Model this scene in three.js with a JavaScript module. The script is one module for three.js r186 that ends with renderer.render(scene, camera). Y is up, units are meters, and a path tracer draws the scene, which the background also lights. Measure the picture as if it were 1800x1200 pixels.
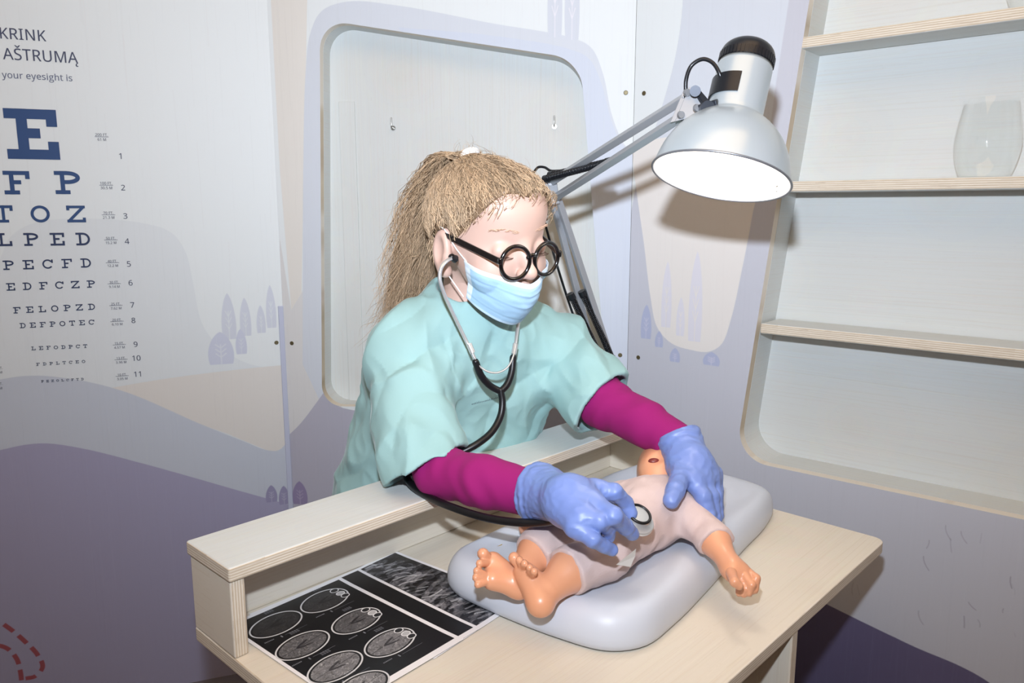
import * as THREE from 'three';
import { RoundedBoxGeometry } from 'three/addons/geometries/RoundedBoxGeometry.js';
import { mergeGeometries, mergeVertices, toCreasedNormals } from 'three/addons/utils/BufferGeometryUtils.js';
import { ImprovedNoise } from 'three/addons/math/ImprovedNoise.js';
import { DecalGeometry } from 'three/addons/geometries/DecalGeometry.js';
import { RectAreaLightUniformsLib } from 'three/addons/lights/RectAreaLightUniformsLib.js';
RectAreaLightUniformsLib.init();

// ---------- camera, light, exposure ----------
const scene = new THREE.Scene();
scene.background = new THREE.Color(0x000000);
const camera = new THREE.PerspectiveCamera(47.7, 1.5, 0.05, 30);
camera.position.set(0, 0.96, 0);
camera.rotation.set(-0.17052, 0, 0);
scene.add(camera);
const renderer = new THREE.WebGLRenderer();
renderer.toneMapping = THREE.LinearToneMapping;
renderer.toneMappingExposure = 1.05;
renderer.shadowMap.enabled = true;

// the photographer's flash: a small hard source above the lens, tilted a little upwards
const flash = new THREE.SpotLight(0xe8f1ff, 6.1, 0, 1.25, 1.0, 2);
flash.name = 'flash_light';
flash.position.set(-0.02, 1.125, -0.012);
flash.target.position.set(0.05, 1.36, -1.5);
flash.castShadow = true; flash.shadow.radius = 0.9;
scene.add(flash, flash.target);
// warm ceiling panel of the room, behind and above the photographer
const room = new THREE.RectAreaLight(0xffce8a, 1.12, 1.6, 1.2);
room.name = 'ceiling_panel_light';
room.position.set(0, 2.075, -0.05); room.lookAt(0, 0, -0.05); scene.add(room);

// ---------- helpers ----------
const V = (a) => new THREE.Vector3(a[0], a[1], a[2]);
let seed = 12345;
const rnd = () => { seed = (seed * 1664525 + 1013904223) % 4294967296; return seed / 4294967296; };
const rr = (a, b) => a + (b - a) * rnd();
const PN = new ImprovedNoise();
const noise = (x, y, z) => PN.noise(x + 31.7, y + 17.3, z + 5.1);
const used = {};
const numbered = (n) => { const k = used[n] = (used[n] ?? -1) + 1; return k ? n + '_' + String(k).padStart(3, '0') : n; };
function shadows(o) { o.traverse((c) => { if (c.isMesh) { c.castShadow = true; c.receiveShadow = true; } }); return o; }
function mesh(name, geo, mat, parent) { const m = new THREE.Mesh(geo, mat); m.name = parent === scene || !parent ? numbered(name) : name; m.castShadow = m.receiveShadow = true; (parent || scene).add(m); return m; }
function group(name, label, category, grp) { const g = new THREE.Group(); g.name = numbered(name); g.userData = { label, category }; if (grp) g.userData.group = grp; scene.add(g); return g; }
function tag(o, label, category, grp) { o.userData = { label, category }; if (grp) o.userData.group = grp; return o; }
const structure = (o, label) => { o.userData = { kind: 'structure', label, category: o.userData.category }; return o; };
function canvasTex(w, h, draw, srgb = true) {
  const c = document.createElement('canvas'); c.width = w; c.height = h; const g = c.getContext('2d'); draw(g, w, h);
  const t = new THREE.CanvasTexture(c); if (srgb) t.colorSpace = THREE.SRGBColorSpace; t.wrapS = t.wrapT = THREE.RepeatWrapping; t.anisotropy = 8; return t;
}
// uv in metres from the face direction, so that grain keeps its size
function metricUV(g, along = 'x') {
  const p = g.attributes.position, n = g.attributes.normal, uv = new Float32Array(p.count * 2);
  for (let i = 0; i < p.count; i++) {
    const ax = Math.abs(n.getX(i)), ay = Math.abs(n.getY(i)), az = Math.abs(n.getZ(i));
    const x = p.getX(i), y = p.getY(i), z = p.getZ(i); let a, b;
    if (ay >= ax && ay >= az) { a = x; b = z; } else if (az >= ax) { a = x; b = y; } else { a = z; b = y; }
    uv[2 * i] = along === 'x' ? a : b; uv[2 * i + 1] = along === 'x' ? b : a;
  }
  g.setAttribute('uv', new THREE.BufferAttribute(uv, 2)); return g;
}
function tube(pts, r, seg = 40, sides = 8, closed = false, caps = true) {
  const curve = new THREE.CatmullRomCurve3(pts.map((p) => (p.isVector3 ? p : V(p))), closed, 'centripetal');
  const parts = [new THREE.TubeGeometry(curve, seg, r, sides, closed)];
  if (caps && !closed) for (const t of [0, 1]) { const s = new THREE.SphereGeometry(r, sides, 5); const q = curve.getPoint(t); s.translate(q.x, q.y, q.z); parts.push(s); }
  return merge(parts);
}
function merge(list) { return mergeGeometries(list.map((g) => { const h = g.index ? g.toNonIndexed() : g.clone(); for (const k of Object.keys(h.attributes)) if (!['position', 'normal', 'uv'].includes(k)) h.deleteAttribute(k); if (!h.attributes.uv) h.setAttribute('uv', new THREE.BufferAttribute(new Float32Array(h.attributes.position.count * 2), 2)); h.clearGroups(); return h; })); }
function bar(a, b, w, d, up = new THREE.Vector3(0, 0, 1), bevel = 0.0012) {
  const A = a.isVector3 ? a : V(a), B = b.isVector3 ? b : V(b), y = B.clone().sub(A), L = y.length(); y.normalize();
  const x = new THREE.Vector3().crossVectors(y, up).normalize(), z = new THREE.Vector3().crossVectors(x, y);
  const g = new RoundedBoxGeometry(w, L, d, 2, Math.min(bevel, w * 0.45, d * 0.45));
  g.applyMatrix4(new THREE.Matrix4().makeBasis(x, y, z).setPosition(A.clone().add(B).multiplyScalar(0.5))); return g;
}
function cyl(a, b, r0, r1 = r0, sides = 24) {
  const A = a.isVector3 ? a : V(a), B = b.isVector3 ? b : V(b), y = B.clone().sub(A), L = y.length();
  const g = new THREE.CylinderGeometry(r1, r0, L, sides); g.translate(0, L / 2, 0);
  g.applyQuaternion(new THREE.Quaternion().setFromUnitVectors(new THREE.Vector3(0, 1, 0), y.normalize())); g.translate(A.x, A.y, A.z); return g;
}
// ----- distance fields -----
const smin = (a, b, k) => { const h = Math.max(k - Math.abs(a - b), 0) / k; return Math.min(a, b) - h * h * k * 0.25; };
const smax = (a, b, k) => -smin(-a, -b, k);
function cap(x, y, z, a, b, ra, rb) {
  const bx = b[0] - a[0], by = b[1] - a[1], bz = b[2] - a[2], px = x - a[0], py = y - a[1], pz = z - a[2];
  let t = (px * bx + py * by + pz * bz) / (bx * bx + by * by + bz * bz + 1e-12); t = t < 0 ? 0 : t > 1 ? 1 : t;
  const dx = px - bx * t, dy = py - by * t, dz = pz - bz * t; return Math.sqrt(dx * dx + dy * dy + dz * dz) - (ra + (rb - ra) * t);
}
const ball = (x, y, z, c, r) => Math.hypot(x - c[0], y - c[1], z - c[2]) - r;
function ell(x, y, z, c, r) {
  const a = (x - c[0]) / r[0], b = (y - c[1]) / r[1], d = (z - c[2]) / r[2], k0 = Math.sqrt(a * a + b * b + d * d);
  const k1 = Math.sqrt(a * a / (r[0] * r[0]) + b * b / (r[1] * r[1]) + d * d / (r[2] * r[2])); return k1 < 1e-9 ? -Math.min(r[0], r[1], r[2]) : k0 * (k0 - 1) / k1;
}
const chain = (x, y, z, pts, rs, k) => { let d = 1e9; for (let i = 0; i + 1 < pts.length; i++) d = i ? smin(d, cap(x, y, z, pts[i], pts[i + 1], rs[i], rs[i + 1]), k) : cap(x, y, z, pts[i], pts[i + 1], rs[i], rs[i + 1]); return d; };
// surface nets: one smooth closed skin around the field's zero level
function skin(f, lo, hi, cell) {
  const nx = Math.ceil((hi[0] - lo[0]) / cell) + 1, ny = Math.ceil((hi[1] - lo[1]) / cell) + 1, nz = Math.ceil((hi[2] - lo[2]) / cell) + 1;
  const F = new Float32Array(nx * ny * nz), id = (i, j, k) => i + nx * (j + ny * k), B = 6;
  // coarse pass: skip blocks far from the surface
  for (let k0 = 0; k0 < nz; k0 += B) for (let j0 = 0; j0 < ny; j0 += B) for (let i0 = 0; i0 < nx; i0 += B) {
    const c = f(lo[0] + (i0 + B / 2) * cell, lo[1] + (j0 + B / 2) * cell, lo[2] + (k0 + B / 2) * cell), far = Math.abs(c) > cell * B * 1.5 + 0.012;
    for (let k = k0; k < Math.min(nz, k0 + B); k++) for (let j = j0; j < Math.min(ny, j0 + B); j++) for (let i = i0; i < Math.min(nx, i0 + B); i++)
      F[id(i, j, k)] = far ? c : f(lo[0] + i * cell, lo[1] + j * cell, lo[2] + k * cell);
  }
  const vid = new Int32Array(nx * ny * nz).fill(-1), pos = [], idx = [];
  for (let k = 0; k + 1 < nz; k++) for (let j = 0; j + 1 < ny; j++) for (let i = 0; i + 1 < nx; i++) {
    const c = [F[id(i, j, k)], F[id(i + 1, j, k)], F[id(i, j + 1, k)], F[id(i + 1, j + 1, k)], F[id(i, j, k + 1)], F[id(i + 1, j, k + 1)], F[id(i, j + 1, k + 1)], F[id(i + 1, j + 1, k + 1)]];
    let m = 0; for (let q = 0; q < 8; q++) if (c[q] < 0) m |= 1 << q;
    if (m === 0 || m === 255) continue;
    let sx = 0, sy = 0, sz = 0, n = 0;
    for (let q = 0; q < 8; q++) for (const ax of [1, 2, 4]) if (!(q & ax)) {
      const r = q | ax, a = c[q], b = c[r]; if ((a < 0) === (b < 0)) continue; const t = a / (a - b);
      sx += (q & 1) + (ax === 1 ? t : 0); sy += ((q >> 1) & 1) + (ax === 2 ? t : 0); sz += ((q >> 2) & 1) + (ax === 4 ? t : 0); n++;
    }
    vid[id(i, j, k)] = pos.length / 3; pos.push(lo[0] + (i + sx / n) * cell, lo[1] + (j + sy / n) * cell, lo[2] + (k + sz / n) * cell);
  }
  const quad = (a, b, c, d, flip) => { if (a < 0 || b < 0 || c < 0 || d < 0) return; if (flip) idx.push(a, c, b, a, d, c); else idx.push(a, b, c, a, c, d); };
  for (let k = 1; k + 1 < nz; k++) for (let j = 1; j + 1 < ny; j++) for (let i = 1; i + 1 < nx; i++) {
    const a = F[id(i, j, k)] < 0;
    if (a !== F[id(i + 1, j, k)] < 0) quad(vid[id(i, j - 1, k - 1)], vid[id(i, j, k - 1)], vid[id(i, j, k)], vid[id(i, j - 1, k)], !a);
    if (a !== F[id(i, j + 1, k)] < 0) quad(vid[id(i - 1, j, k - 1)], vid[id(i - 1, j, k)], vid[id(i, j, k)], vid[id(i, j, k - 1)], !a);
    if (a !== F[id(i, j, k + 1)] < 0) quad(vid[id(i - 1, j - 1, k)], vid[id(i, j - 1, k)], vid[id(i, j, k)], vid[id(i - 1, j, k)], !a);
  }
  const g = new THREE.BufferGeometry(); g.setAttribute('position', new THREE.Float32BufferAttribute(pos, 3)); g.setIndex(idx);
  const e = cell * 0.6, nor = new Float32Array(pos.length);
  for (let v = 0; v < pos.length; v += 3) {
    const x = pos[v], y = pos[v + 1], z = pos[v + 2]; let a = f(x + e, y, z) - f(x - e, y, z), b = f(x, y + e, z) - f(x, y - e, z), c = f(x, y, z + e) - f(x, y, z - e); const l = Math.hypot(a, b, c) || 1;
    nor[v] = a / l; nor[v + 1] = b / l; nor[v + 2] = c / l;
  }
  g.setAttribute('normal', new THREE.BufferAttribute(nor, 3));
  const uv = new Float32Array(pos.length / 3 * 2); for (let v = 0; v < pos.length / 3; v++) { uv[2 * v] = pos[3 * v] + pos[3 * v + 2] * 0.7; uv[2 * v + 1] = pos[3 * v + 1] + pos[3 * v + 2] * 0.3; }
  g.setAttribute('uv', new THREE.BufferAttribute(uv, 2)); return g;
}
// ---------- materials ----------
const std = (color, roughness = 0.6, more = {}) => new THREE.MeshPhysicalMaterial({ color, roughness, ...more });
function birchCanvas(base, amp) {
  return canvasTex(1024, 1024, (g, w, h) => {
    g.fillStyle = base; g.fillRect(0, 0, w, h);
    for (let i = 0; i < 1500; i++) { const y = rnd() * h, x = rnd() * w, l = rr(80, 520), d = rnd() < 0.6; g.strokeStyle = d ? `rgba(150,115,75,${rr(0.01, amp)})` : `rgba(255,246,230,${rr(0.01, amp * 1.3)})`; g.lineWidth = rr(0.6, 2.6); g.beginPath(); g.moveTo(x, y); g.bezierCurveTo(x + l * .3, y + rr(-5, 5), x + l * .6, y + rr(-5, 5), x + l, y + rr(-4, 4)); g.stroke(); }
    for (let i = 0; i < 900; i++) { g.fillStyle = `rgba(140,105,70,${rr(0.02, 0.07)})`; g.fillRect(rnd() * w, rnd() * h, rr(2, 10), 1); }
    for (let i = 0; i < 40; i++) { const x = rnd() * w, y = rnd() * h, r = rr(40, 150), q = g.createRadialGradient(x, y, 0, x, y, r), t = rnd() < 0.5 ? '170,135,95' : '240,228,205'; q.addColorStop(0, `rgba(${t},${amp})`); q.addColorStop(1, `rgba(${t},0)`); g.fillStyle = q; g.fillRect(x - r, y - r, 2 * r, 2 * r); }
  });
}
const birchT = birchCanvas('#e1dacb', 0.045); birchT.repeat.set(1.6, 1.6);
const birch = std(0xffffff, 0.55, { map: birchT });
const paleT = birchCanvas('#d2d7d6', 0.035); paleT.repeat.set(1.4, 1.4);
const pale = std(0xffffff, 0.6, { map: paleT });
// cut plywood edge: alternating plies, uv.y runs across the board in metres
const plyT = canvasTex(512, 128, (g, w, h) => {
  const n = 11; for (let i = 0; i < n; i++) { g.fillStyle = i % 2 ? '#cbbda6' : '#e4ddd0'; g.fillRect(0, i * h / n, w, h / n + 1); }
  for (let i = 0; i < 700; i++) { g.fillStyle = `rgba(${rnd() < .5 ? '105,78,50' : '240,230,208'},${rr(.05, .22)})`; g.fillRect(rnd() * w, rnd() * h, rr(5, 60), rr(1, 2.5)); }
});
const plyEdge = std(0xffffff, 0.7, { map: plyT });
// a board with bevelled edges; t is the axis of its thickness; edge faces carry the plies
function board(w, h, d, t, face = birch, r = 0.0025) {
  const g = new RoundedBoxGeometry(w, h, d, 2, Math.min(r, Math.min(w, h, d) * 0.3)), p = g.attributes.position, n = g.attributes.normal, uv = g.attributes.uv, ti = { x: 0, y: 1, z: 2 }[t], T = [w, h, d][ti];
  const co = (i) => [p.getX(i), p.getY(i), p.getZ(i)], nn = (i) => [n.getX(i), n.getY(i), n.getZ(i)], long = [0, 1, 2].filter((a) => a !== ti).sort((a, b) => [w, h, d][b] - [w, h, d][a]);
  const mats = [];
  for (const gr of g.groups) { const c = gr.start; const fa = Math.floor(gr.materialIndex / 2), isEdge = fa !== ti; mats[gr.materialIndex] = isEdge ? plyEdge : face;
    for (let i = gr.start; i < gr.start + gr.count; i++) { const v = g.index ? g.index.getX(i) : i, q = co(v); if (isEdge) { const al = [0, 1, 2].find((a) => a !== ti && a !== fa); uv.setXY(v, q[al] * 3, q[ti] / T + 0.5); } else uv.setXY(v, q[long[0]], q[long[1]]); } }
  return { g, mats };
}
function addBoard(name, parent, at, size, t, face, label) { const b = board(size[0], size[1], size[2], t, face); const m = mesh(name, b.g, b.mats, parent); m.position.set(...at); if (label) m.userData.label = label; return m; }
// ---------- the booth: three painted plywood walls that meet at blunt angles ----------
const WALLH = 2.1;
function roundedPoly(c, Ctor = THREE.Shape) {  // c: [x, y, radius]
  const s = new Ctor(), n = c.length, P = (i) => new THREE.Vector2(c[(i + n) % n][0], c[(i + n) % n][1]);
  for (let i = 0; i < n; i++) {
    const p = P(i), a = P(i - 1).sub(p).normalize(), b = P(i + 1).sub(p).normalize(), r = c[i][2];
    const q0 = p.clone().add(a.multiplyScalar(r)), q1 = p.clone().add(b.multiplyScalar(r));
    if (i === 0) s.moveTo(q0.x, q0.y); else s.lineTo(q0.x, q0.y);
    s.bezierCurveTo(q0.x + (p.x - q0.x) * .56, q0.y + (p.y - q0.y) * .56, q1.x + (p.x - q1.x) * .56, q1.y + (p.y - q1.y) * .56, q1.x, q1.y);
  }
  s.closePath(); return s;
}
// canvas drawn in wall metres: x along the wall, y up from the floor
function mural(s0, s1, y0, y1, w, h, draw) {
  return canvasTex(w, h, (g) => { g.save(); g.translate(0, h); g.scale(w / (s1 - s0), -h / (y1 - y0)); g.translate(-s0, -y0); draw(g);
    // fibres of the wood under the thin paint
    for (let i = 0; i < 2600; i++) { g.strokeStyle = `rgba(${rnd() < .5 ? '120,100,120' : '255,250,240'},${rr(.005, .022)})`; g.lineWidth = rr(.0006, .002); const x = rr(s0, s1), y = rr(y0, y1), l = rr(.02, .2); g.beginPath(); g.moveTo(x, y); g.lineTo(x + rr(-.003, .003), y + l); g.stroke(); }
    g.restore(); });
}
const area = (g, fill, pts) => { g.fillStyle = fill; g.beginPath(); pts.forEach((p, i) => (i ? g.lineTo(p[0], p[1]) : g.moveTo(p[0], p[1]))); g.closePath(); g.fill(); };
const smooth = (pts, n = 8) => new THREE.CatmullRomCurve3(pts.map((p) => new THREE.Vector3(p[0], p[1], 0)), false, 'centripetal').getPoints(pts.length * n).map((v) => [v.x, v.y]);
function tree(g, fill, x, y, w, h, vein) {  // flat painted leaf-tree
  g.fillStyle = fill; g.beginPath(); g.moveTo(x - w * .42, y); g.bezierCurveTo(x - w * .6, y + h * .45, x - w * .3, y + h * .9, x, y + h); g.bezierCurveTo(x + w * .3, y + h * .9, x + w * .6, y + h * .45, x + w * .42, y); g.closePath(); g.fill();
  g.strokeStyle = vein; g.lineWidth = w * .05; g.beginPath(); g.moveTo(x, y); g.lineTo(x, y + h * .62); for (const t of [.22, .36, .5]) { g.moveTo(x - w * .2, y + h * (t + .12)); g.lineTo(x, y + h * t); g.lineTo(x + w * .2, y + h * (t + .12)); } g.stroke();
}
const PAINT = { white: '#dfe6e8', mist: '#d8dfe3', cream: '#dddbd5', lilac: '#c9d2e0', mid: '#c0c8d5', deep: '#a2a1be', dusk: '#b1b1bf', night: '#625c7c' };
function wallMesh(name, outline, hole, tex, s0, s1, y0, y1, place, turn, rough = 0.62) {
  const sh = roundedPoly(outline); if (hole) sh.holes.push(roundedPoly(hole, THREE.Path));
  const g = new THREE.ExtrudeGeometry(sh, { depth: 0.018, bevelEnabled: false, curveSegments: 14 }); g.translate(0, 0, -0.018);
  const p = g.attributes.position, uv = g.attributes.uv; for (let i = 0; i < p.count; i++) uv.setXY(i, (p.getX(i) - s0) / (s1 - s0), (p.getY(i) - y0) / (y1 - y0));
  const m = mesh(name, g, [std(0xffffff, rough, { map: tex }), plyEdge], scene); m.position.set(place[0], 0, place[1]); m.rotation.y = turn; return m;
}
function screwHead(parent, x, y) {
  const g = merge([new THREE.CylinderGeometry(.0036, .0036, .0012, 14).rotateX(Math.PI / 2), new THREE.TorusGeometry(.0034, .0007, 6, 16)]);
  const m = mesh('screw', g, std(0x6b6248, 0.4, { metalness: 0.6 }), parent); m.position.set(x, y, .0004); return m;
}
function reveal(parent, hole, depth, grow = 0.013) {
  const cx = hole.reduce((a, c) => a + c[0], 0) / hole.length, cy = hole.reduce((a, c) => a + c[1], 0) / hole.length;
  const out = roundedPoly(hole.map(([x, y, r]) => [x + Math.sign(x - cx) * grow, y + Math.sign(y - cy) * grow, r + grow])); out.holes.push(roundedPoly(hole, THREE.Path));
  const g = new THREE.ExtrudeGeometry(out, { depth: depth - .019, bevelEnabled: false, curveSegments: 14 }); g.translate(0, 0, -depth);
  metricUV(g); return mesh('niche_frame', g, pale, parent);
}
// left wall with the printed eye chart
const leftT = mural(-1.05, 0, 0, WALLH, 1024, 2048, (g) => {
  g.fillStyle = PAINT.white; g.fillRect(-2, -1, 4, 4);
  area(g, PAINT.mist, [...smooth([[-0.4712, 0.8729], [-0.4503, 0.9122], [-0.4136, 0.9346], [-0.3419, 0.9422], [-0.2406, 0.9335], [-0.1937, 0.9164], [-0.1715, 0.8822], [-0.1608, 0.8175], [-0.1529, 0.7516], [-0.1387, 0.7175], [-0.1077, 0.682], [-0.0669, 0.6564], [-0.0026, 0.6402]]), [0, .5], [-1.2, .4], [-1.2, .9]]);
  for (const [x, y, w, h] of [[...[-0.102, 0.7087], .028, .090], [...[-0.0712, 0.7137], .022, .075], [...[-0.0422, 0.7177], .018, .055], [...[-0.0224, 0.7269], .02, .085]]) tree(g, '#cbd1dd', x, y, w, h, '#d8dfe3');
  for (const [x, y, w, h] of [[...[-0.1195, 0.6601], .05, .064], [...[-0.0816, 0.678], .022, .05]]) tree(g, '#c5cbdc', x, y, w, h, '#d2d8e2');
  area(g, '#d9d7d3', [...smooth([[-0.3594, 0.6231], [-0.2626, 0.635], [-0.1823, 0.6421], [-0.078, 0.648], [0.0111, 0.6509]]), [0.0022, 0.461], [-0.0353, 0.4713], [-0.1173, 0.5193], [-0.1881, 0.5542]]);
  area(g, PAINT.mid, [[-1.2, .5], ...smooth([[-.8, .55], [-0.5626, 0.6402], [-0.492, 0.6583], [-0.4385, 0.6615], [-0.3576, 0.6446], [-0.2837, 0.6146], [-0.1681, 0.5454], [-0.0863, 0.4996], [-0.0438, 0.4771], [-0.0218, 0.4746], [0.004, 0.4996]]), [.01, -.2], [-1.2, -.2]]);
  area(g, PAINT.deep, [[-1.2, .4], ...smooth([[-.85, .38], [-0.576, 0.511], [-0.5045, 0.5284], [-0.441, 0.5344], [-0.3775, 0.5187], [-0.2637, 0.4718], [-0.1028, 0.3988], [0.0174, 0.3445]]), [.02, -.2], [-1.2, -.2]]);
  for (const [x, y, w, h] of [[...[-0.0406, 0.3661], .024, .036], [...[-0.0162, 0.3578], .022, .04]]) tree(g, '#9492b2', x, y, w, h, '#aeaec4');
  g.strokeStyle = '#98505a'; g.lineWidth = .008; g.setLineDash([.022, .012]);
  for (const pts of [[[-0.5875, 0.2281], [-0.5449, 0.205], [-0.5216, 0.1807], [-0.4994, 0.1493], [-0.4824, 0.1197], [-0.4763, 0.0922], [-0.4901, 0.0761], [-0.5063, 0.075]], [[-0.5764, 0.1608], [-0.5341, 0.1461], [-0.5179, 0.1215], [-0.5133, 0.0909], [-0.5151, 0.0316]]]) { const q = smooth(pts, 10); g.beginPath(); q.forEach((p, i) => (i ? g.lineTo(p[0], p[1]) : g.moveTo(p[0], p[1]))); g.stroke(); }
  g.setLineDash([]);
});
const TURN_L = 20.32 * Math.PI / 180, TURN_B = -6 * Math.PI / 180, TURN_R = -40.55 * Math.PI / 180;
const CORNER = [-0.4551, -1.521], SEAM = [0.2207, -1.45];
const wallLeft = structure(wallMesh('wall_left', [[-1.05, 0, .001], [0, 0, .001], [0, WALLH, .001], [-1.05, WALLH, .001]], null, leftT, -1.05, 0, 0, WALLH, CORNER, TURN_L), 'painted left wall with purple hills and eye chart letters');
// slab-serif capitals drawn as strokes in a unit box
function glyph(g, ch, x, y, w, h, t) {
  const X = (a) => x + a * w, Y = (b) => y + b * h, S = (...p) => { g.beginPath(); p.forEach(([a, b], i) => (i ? g.lineTo(X(a), Y(b)) : g.moveTo(X(a), Y(b)))); g.stroke(); };
  g.lineWidth = t; const i = t / w / 2, j = t / h / 2, stem = .22, ser = (a, b, l = .2) => S([a - l, b], [a + l, b]);
  if (ch === 'E' || ch === 'F') { S([0, 1 - j], [1, 1 - j]); S([1 - i, 1], [1 - i, .66]); S([stem + i, 0], [stem + i, 1]); S([stem, .52], [.66, .52]); if (ch === 'E') { S([0, j], [1, j]); S([1 - i, 0], [1 - i, .36]); } else S([0, j], [.58, j]); }
  if (ch === 'L') { S([stem + i, 0], [stem + i, 1]); S([0, 1 - j], [.55, 1 - j]); S([0, j], [1, j]); S([1 - i, 0], [1 - i, .38]); }
  if (ch === 'T') { S([0, 1 - j], [1, 1 - j]); S([i, 1], [i, .68]); S([1 - i, 1], [1 - i, .68]); S([.5, 0], [.5, 1]); ser(.5, j, .26); }
  if (ch === 'Z') { S([0, 1 - j], [1, 1 - j]); S([i, 1], [i, .72]); S([0, j], [1, j]); S([1 - i, 0], [1 - i, .28]); S([i * 1.2, j], [1 - i * 1.2, 1 - j]); }
  if (ch === 'P' || ch === 'D') { const b = ch === 'P' ? .44 : 0; S([stem + i, 0], [stem + i, 1]); S([0, j], [ch === 'P' ? .58 : .5, j]); S([0, 1 - j], [.5, 1 - j]); g.beginPath(); const cy = (b + 1) / 2, ry = (1 - b) / 2 - j, rx = .5 - i; g.moveTo(X(stem), Y(cy + ry)); g.lineTo(X(.5), Y(cy + ry)); for (let k = 0; k <= 14; k++) { const a = Math.PI / 2 - k / 14 * Math.PI; g.lineTo(X(.5 + Math.cos(a) * rx), Y(cy + Math.sin(a) * ry)); } g.lineTo(X(stem), Y(cy - ry)); g.stroke(); }
  if (ch === 'O' || ch === 'C') { g.beginPath(); const a0 = ch === 'C' ? .62 : 0, a1 = ch === 'C' ? 2 * Math.PI - .62 : 2 * Math.PI; for (let k = 0; k <= 40; k++) { const a = a0 + (a1 - a0) * k / 40, px = X(.5 + Math.cos(a) * (.5 - i)), py = Y(.5 + Math.sin(a) * (.5 - j)); if (k) g.lineTo(px, py); else g.moveTo(px, py); } g.stroke(); if (ch === 'C') S([.93, .98], [.93, .62]); }
}
{ // the chart itself is a thin transparent print stuck to the wall
  const s0 = -.56, s1 = -.2, y0 = .58, y1 = 1.34, W = 970, H = 2048;
  const t = canvasTex(W, H, (g) => {
    g.clearRect(0, 0, W, H); g.save(); g.translate(0, H); g.scale(W / (s1 - s0), -H / (y1 - y0)); g.translate(-s0, -y0); g.lineCap = 'butt'; g.lineJoin = 'miter';
    const row = (str, l, r, hpx, color, th) => { // l, r: centres of the first and last letter on the wall
      g.strokeStyle = color; const n = str.length; for (let k = 0; k < n; k++) { const f = n > 1 ? k / (n - 1) : 0, x = l[0] + (r[0] - l[0]) * f, y = l[1] + (r[1] - l[1]) * f; glyph(g, str[k], x - hpx * .5, y - hpx * .5, hpx, hpx, hpx * th); } };
    const navy = '#1d4377', ink = '#1c2f57';
    g.strokeStyle = navy; glyph(g, 'E', -.4425, 1.0445, .0795, .0845, .0166);
    row('FP', [-0.433, 1.0042], [-0.3553, 1.0051], .040, navy, .17); row('TOZ', [-0.4586, 0.9506], [-0.3466, 0.9503], .0295, navy, .16); row('LPED', [-0.4612, 0.9064], [-0.3395, 0.9058], .0225, ink, .155);
    row('PECFD', [-0.4594, 0.8617], [-0.3385, 0.8628], .0165, ink, .15); row('EDFCZP', [-0.4596, 0.8236], [-0.3334, 0.8244], .0132, ink, .15); row('FELOPZD', [-0.454, 0.7817], [-0.3359, 0.7827], .0112, ink, .15);
    row('DEFPOTEC', [-0.4478, 0.7538], [-0.3382, 0.7544], .0092, ink, .15); row('LEFODPCT', [-0.4348, 0.7116], [-0.3521, 0.7106], .0066, ink, .16); row('FDPLTCEO', [-0.4304, 0.682], [-0.3572, 0.6822], .0054, ink, .16); row('PEZOLCFTD', [-0.4261, 0.65], [-0.3618, 0.6493], .0042, ink, .18);
    const text = (str, at, size, color, font = 'sans-serif', align = 'left') => { g.save(); g.translate(at[0], at[1]); g.scale(.001, -.001); g.fillStyle = color; g.textAlign = align; g.font = `${size}px ${font}`; g.fillText(str, 0, 0); g.restore(); };
    text('KRINK', [-0.4372, 1.242], 25, '#3a4260', 'sans-serif'); text('AŠTRUMĄ', [-0.4338, 1.2092], 25.5, '#3a4260', 'sans-serif'); text('your eyesight is', [-0.4384, 1.1785], 15.2, '#5d6684', 'sans-serif');
    const feet = [['200 FT.', '61 M', [-0.2948, 1.0853]], ['100 FT.', '30.5 M', [-0.2943, 1.0008]], ['70 FT.', '21.3 M', [-0.2948, 0.9481]], ['50 FT.', '15.2 M', [-0.2946, 0.9031]], ['40 FT.', '12.2 M', [-0.2951, 0.8617]], ['30 FT.', '9.14 M', [-0.2953, 0.8231]], ['25 FT.', '7.62 M', [-0.2956, 0.783]], ['20 FT.', '6.10 M', [-0.2961, 0.7533]], ['15 FT.', '4.57 M', [-0.2957, 0.7093]], ['13 FT.', '3.96 M', [-0.295, 0.6811]], ['10 FT.', '3.05 M', [-0.2955, 0.6496]]];
    feet.forEach(([a, b, p], k) => { const c = '#4a5270', q = k < 3 ? 6.4 : 6; text(a, [p[0], p[1] + .0015], q, c, 'sans-serif', 'center'); text(b, [p[0], p[1] - .0065], q, c, 'sans-serif', 'center'); g.fillStyle = c; g.fillRect(p[0] - .011, p[1] + .0002, .022, .0006); });
    [[-0.2667, 1.0473], [-0.2672, 0.9919], [-0.2674, 0.9409], [-0.2681, 0.8955], [-0.2684, 0.8537], [-0.2682, 0.819], [-0.2684, 0.7776], [-0.2687, 0.7487], [-0.2683, 0.7033], [-0.2692, 0.6772], [-0.2686, 0.6465]].forEach((p, k) => text(String(k + 1), p, 14.5, '#2c3658', k > 7 ? 'bold sans-serif' : 'sans-serif', 'center'));
    for (const p of [[-0.4892, 0.6778], [-0.492, 0.6489]]) { text('FT.', p, 6, '#3a4260', 'sans-serif', 'center'); text('M', [p[0], p[1] - .008], 6, '#3a4260', 'sans-serif', 'center'); }
    g.restore();
  });
  const pg = new THREE.PlaneGeometry(s1 - s0, y1 - y0); pg.translate((s0 + s1) / 2, (y0 + y1) / 2, .0006);
  const m = mesh('eye_chart_print', pg, std(0xffffff, 0.6, { map: t, transparent: true }), wallLeft); m.userData.label = 'navy printed eye chart letters';
}
screwHead(wallLeft, ...[-0.0152, 0.6967]);
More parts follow.
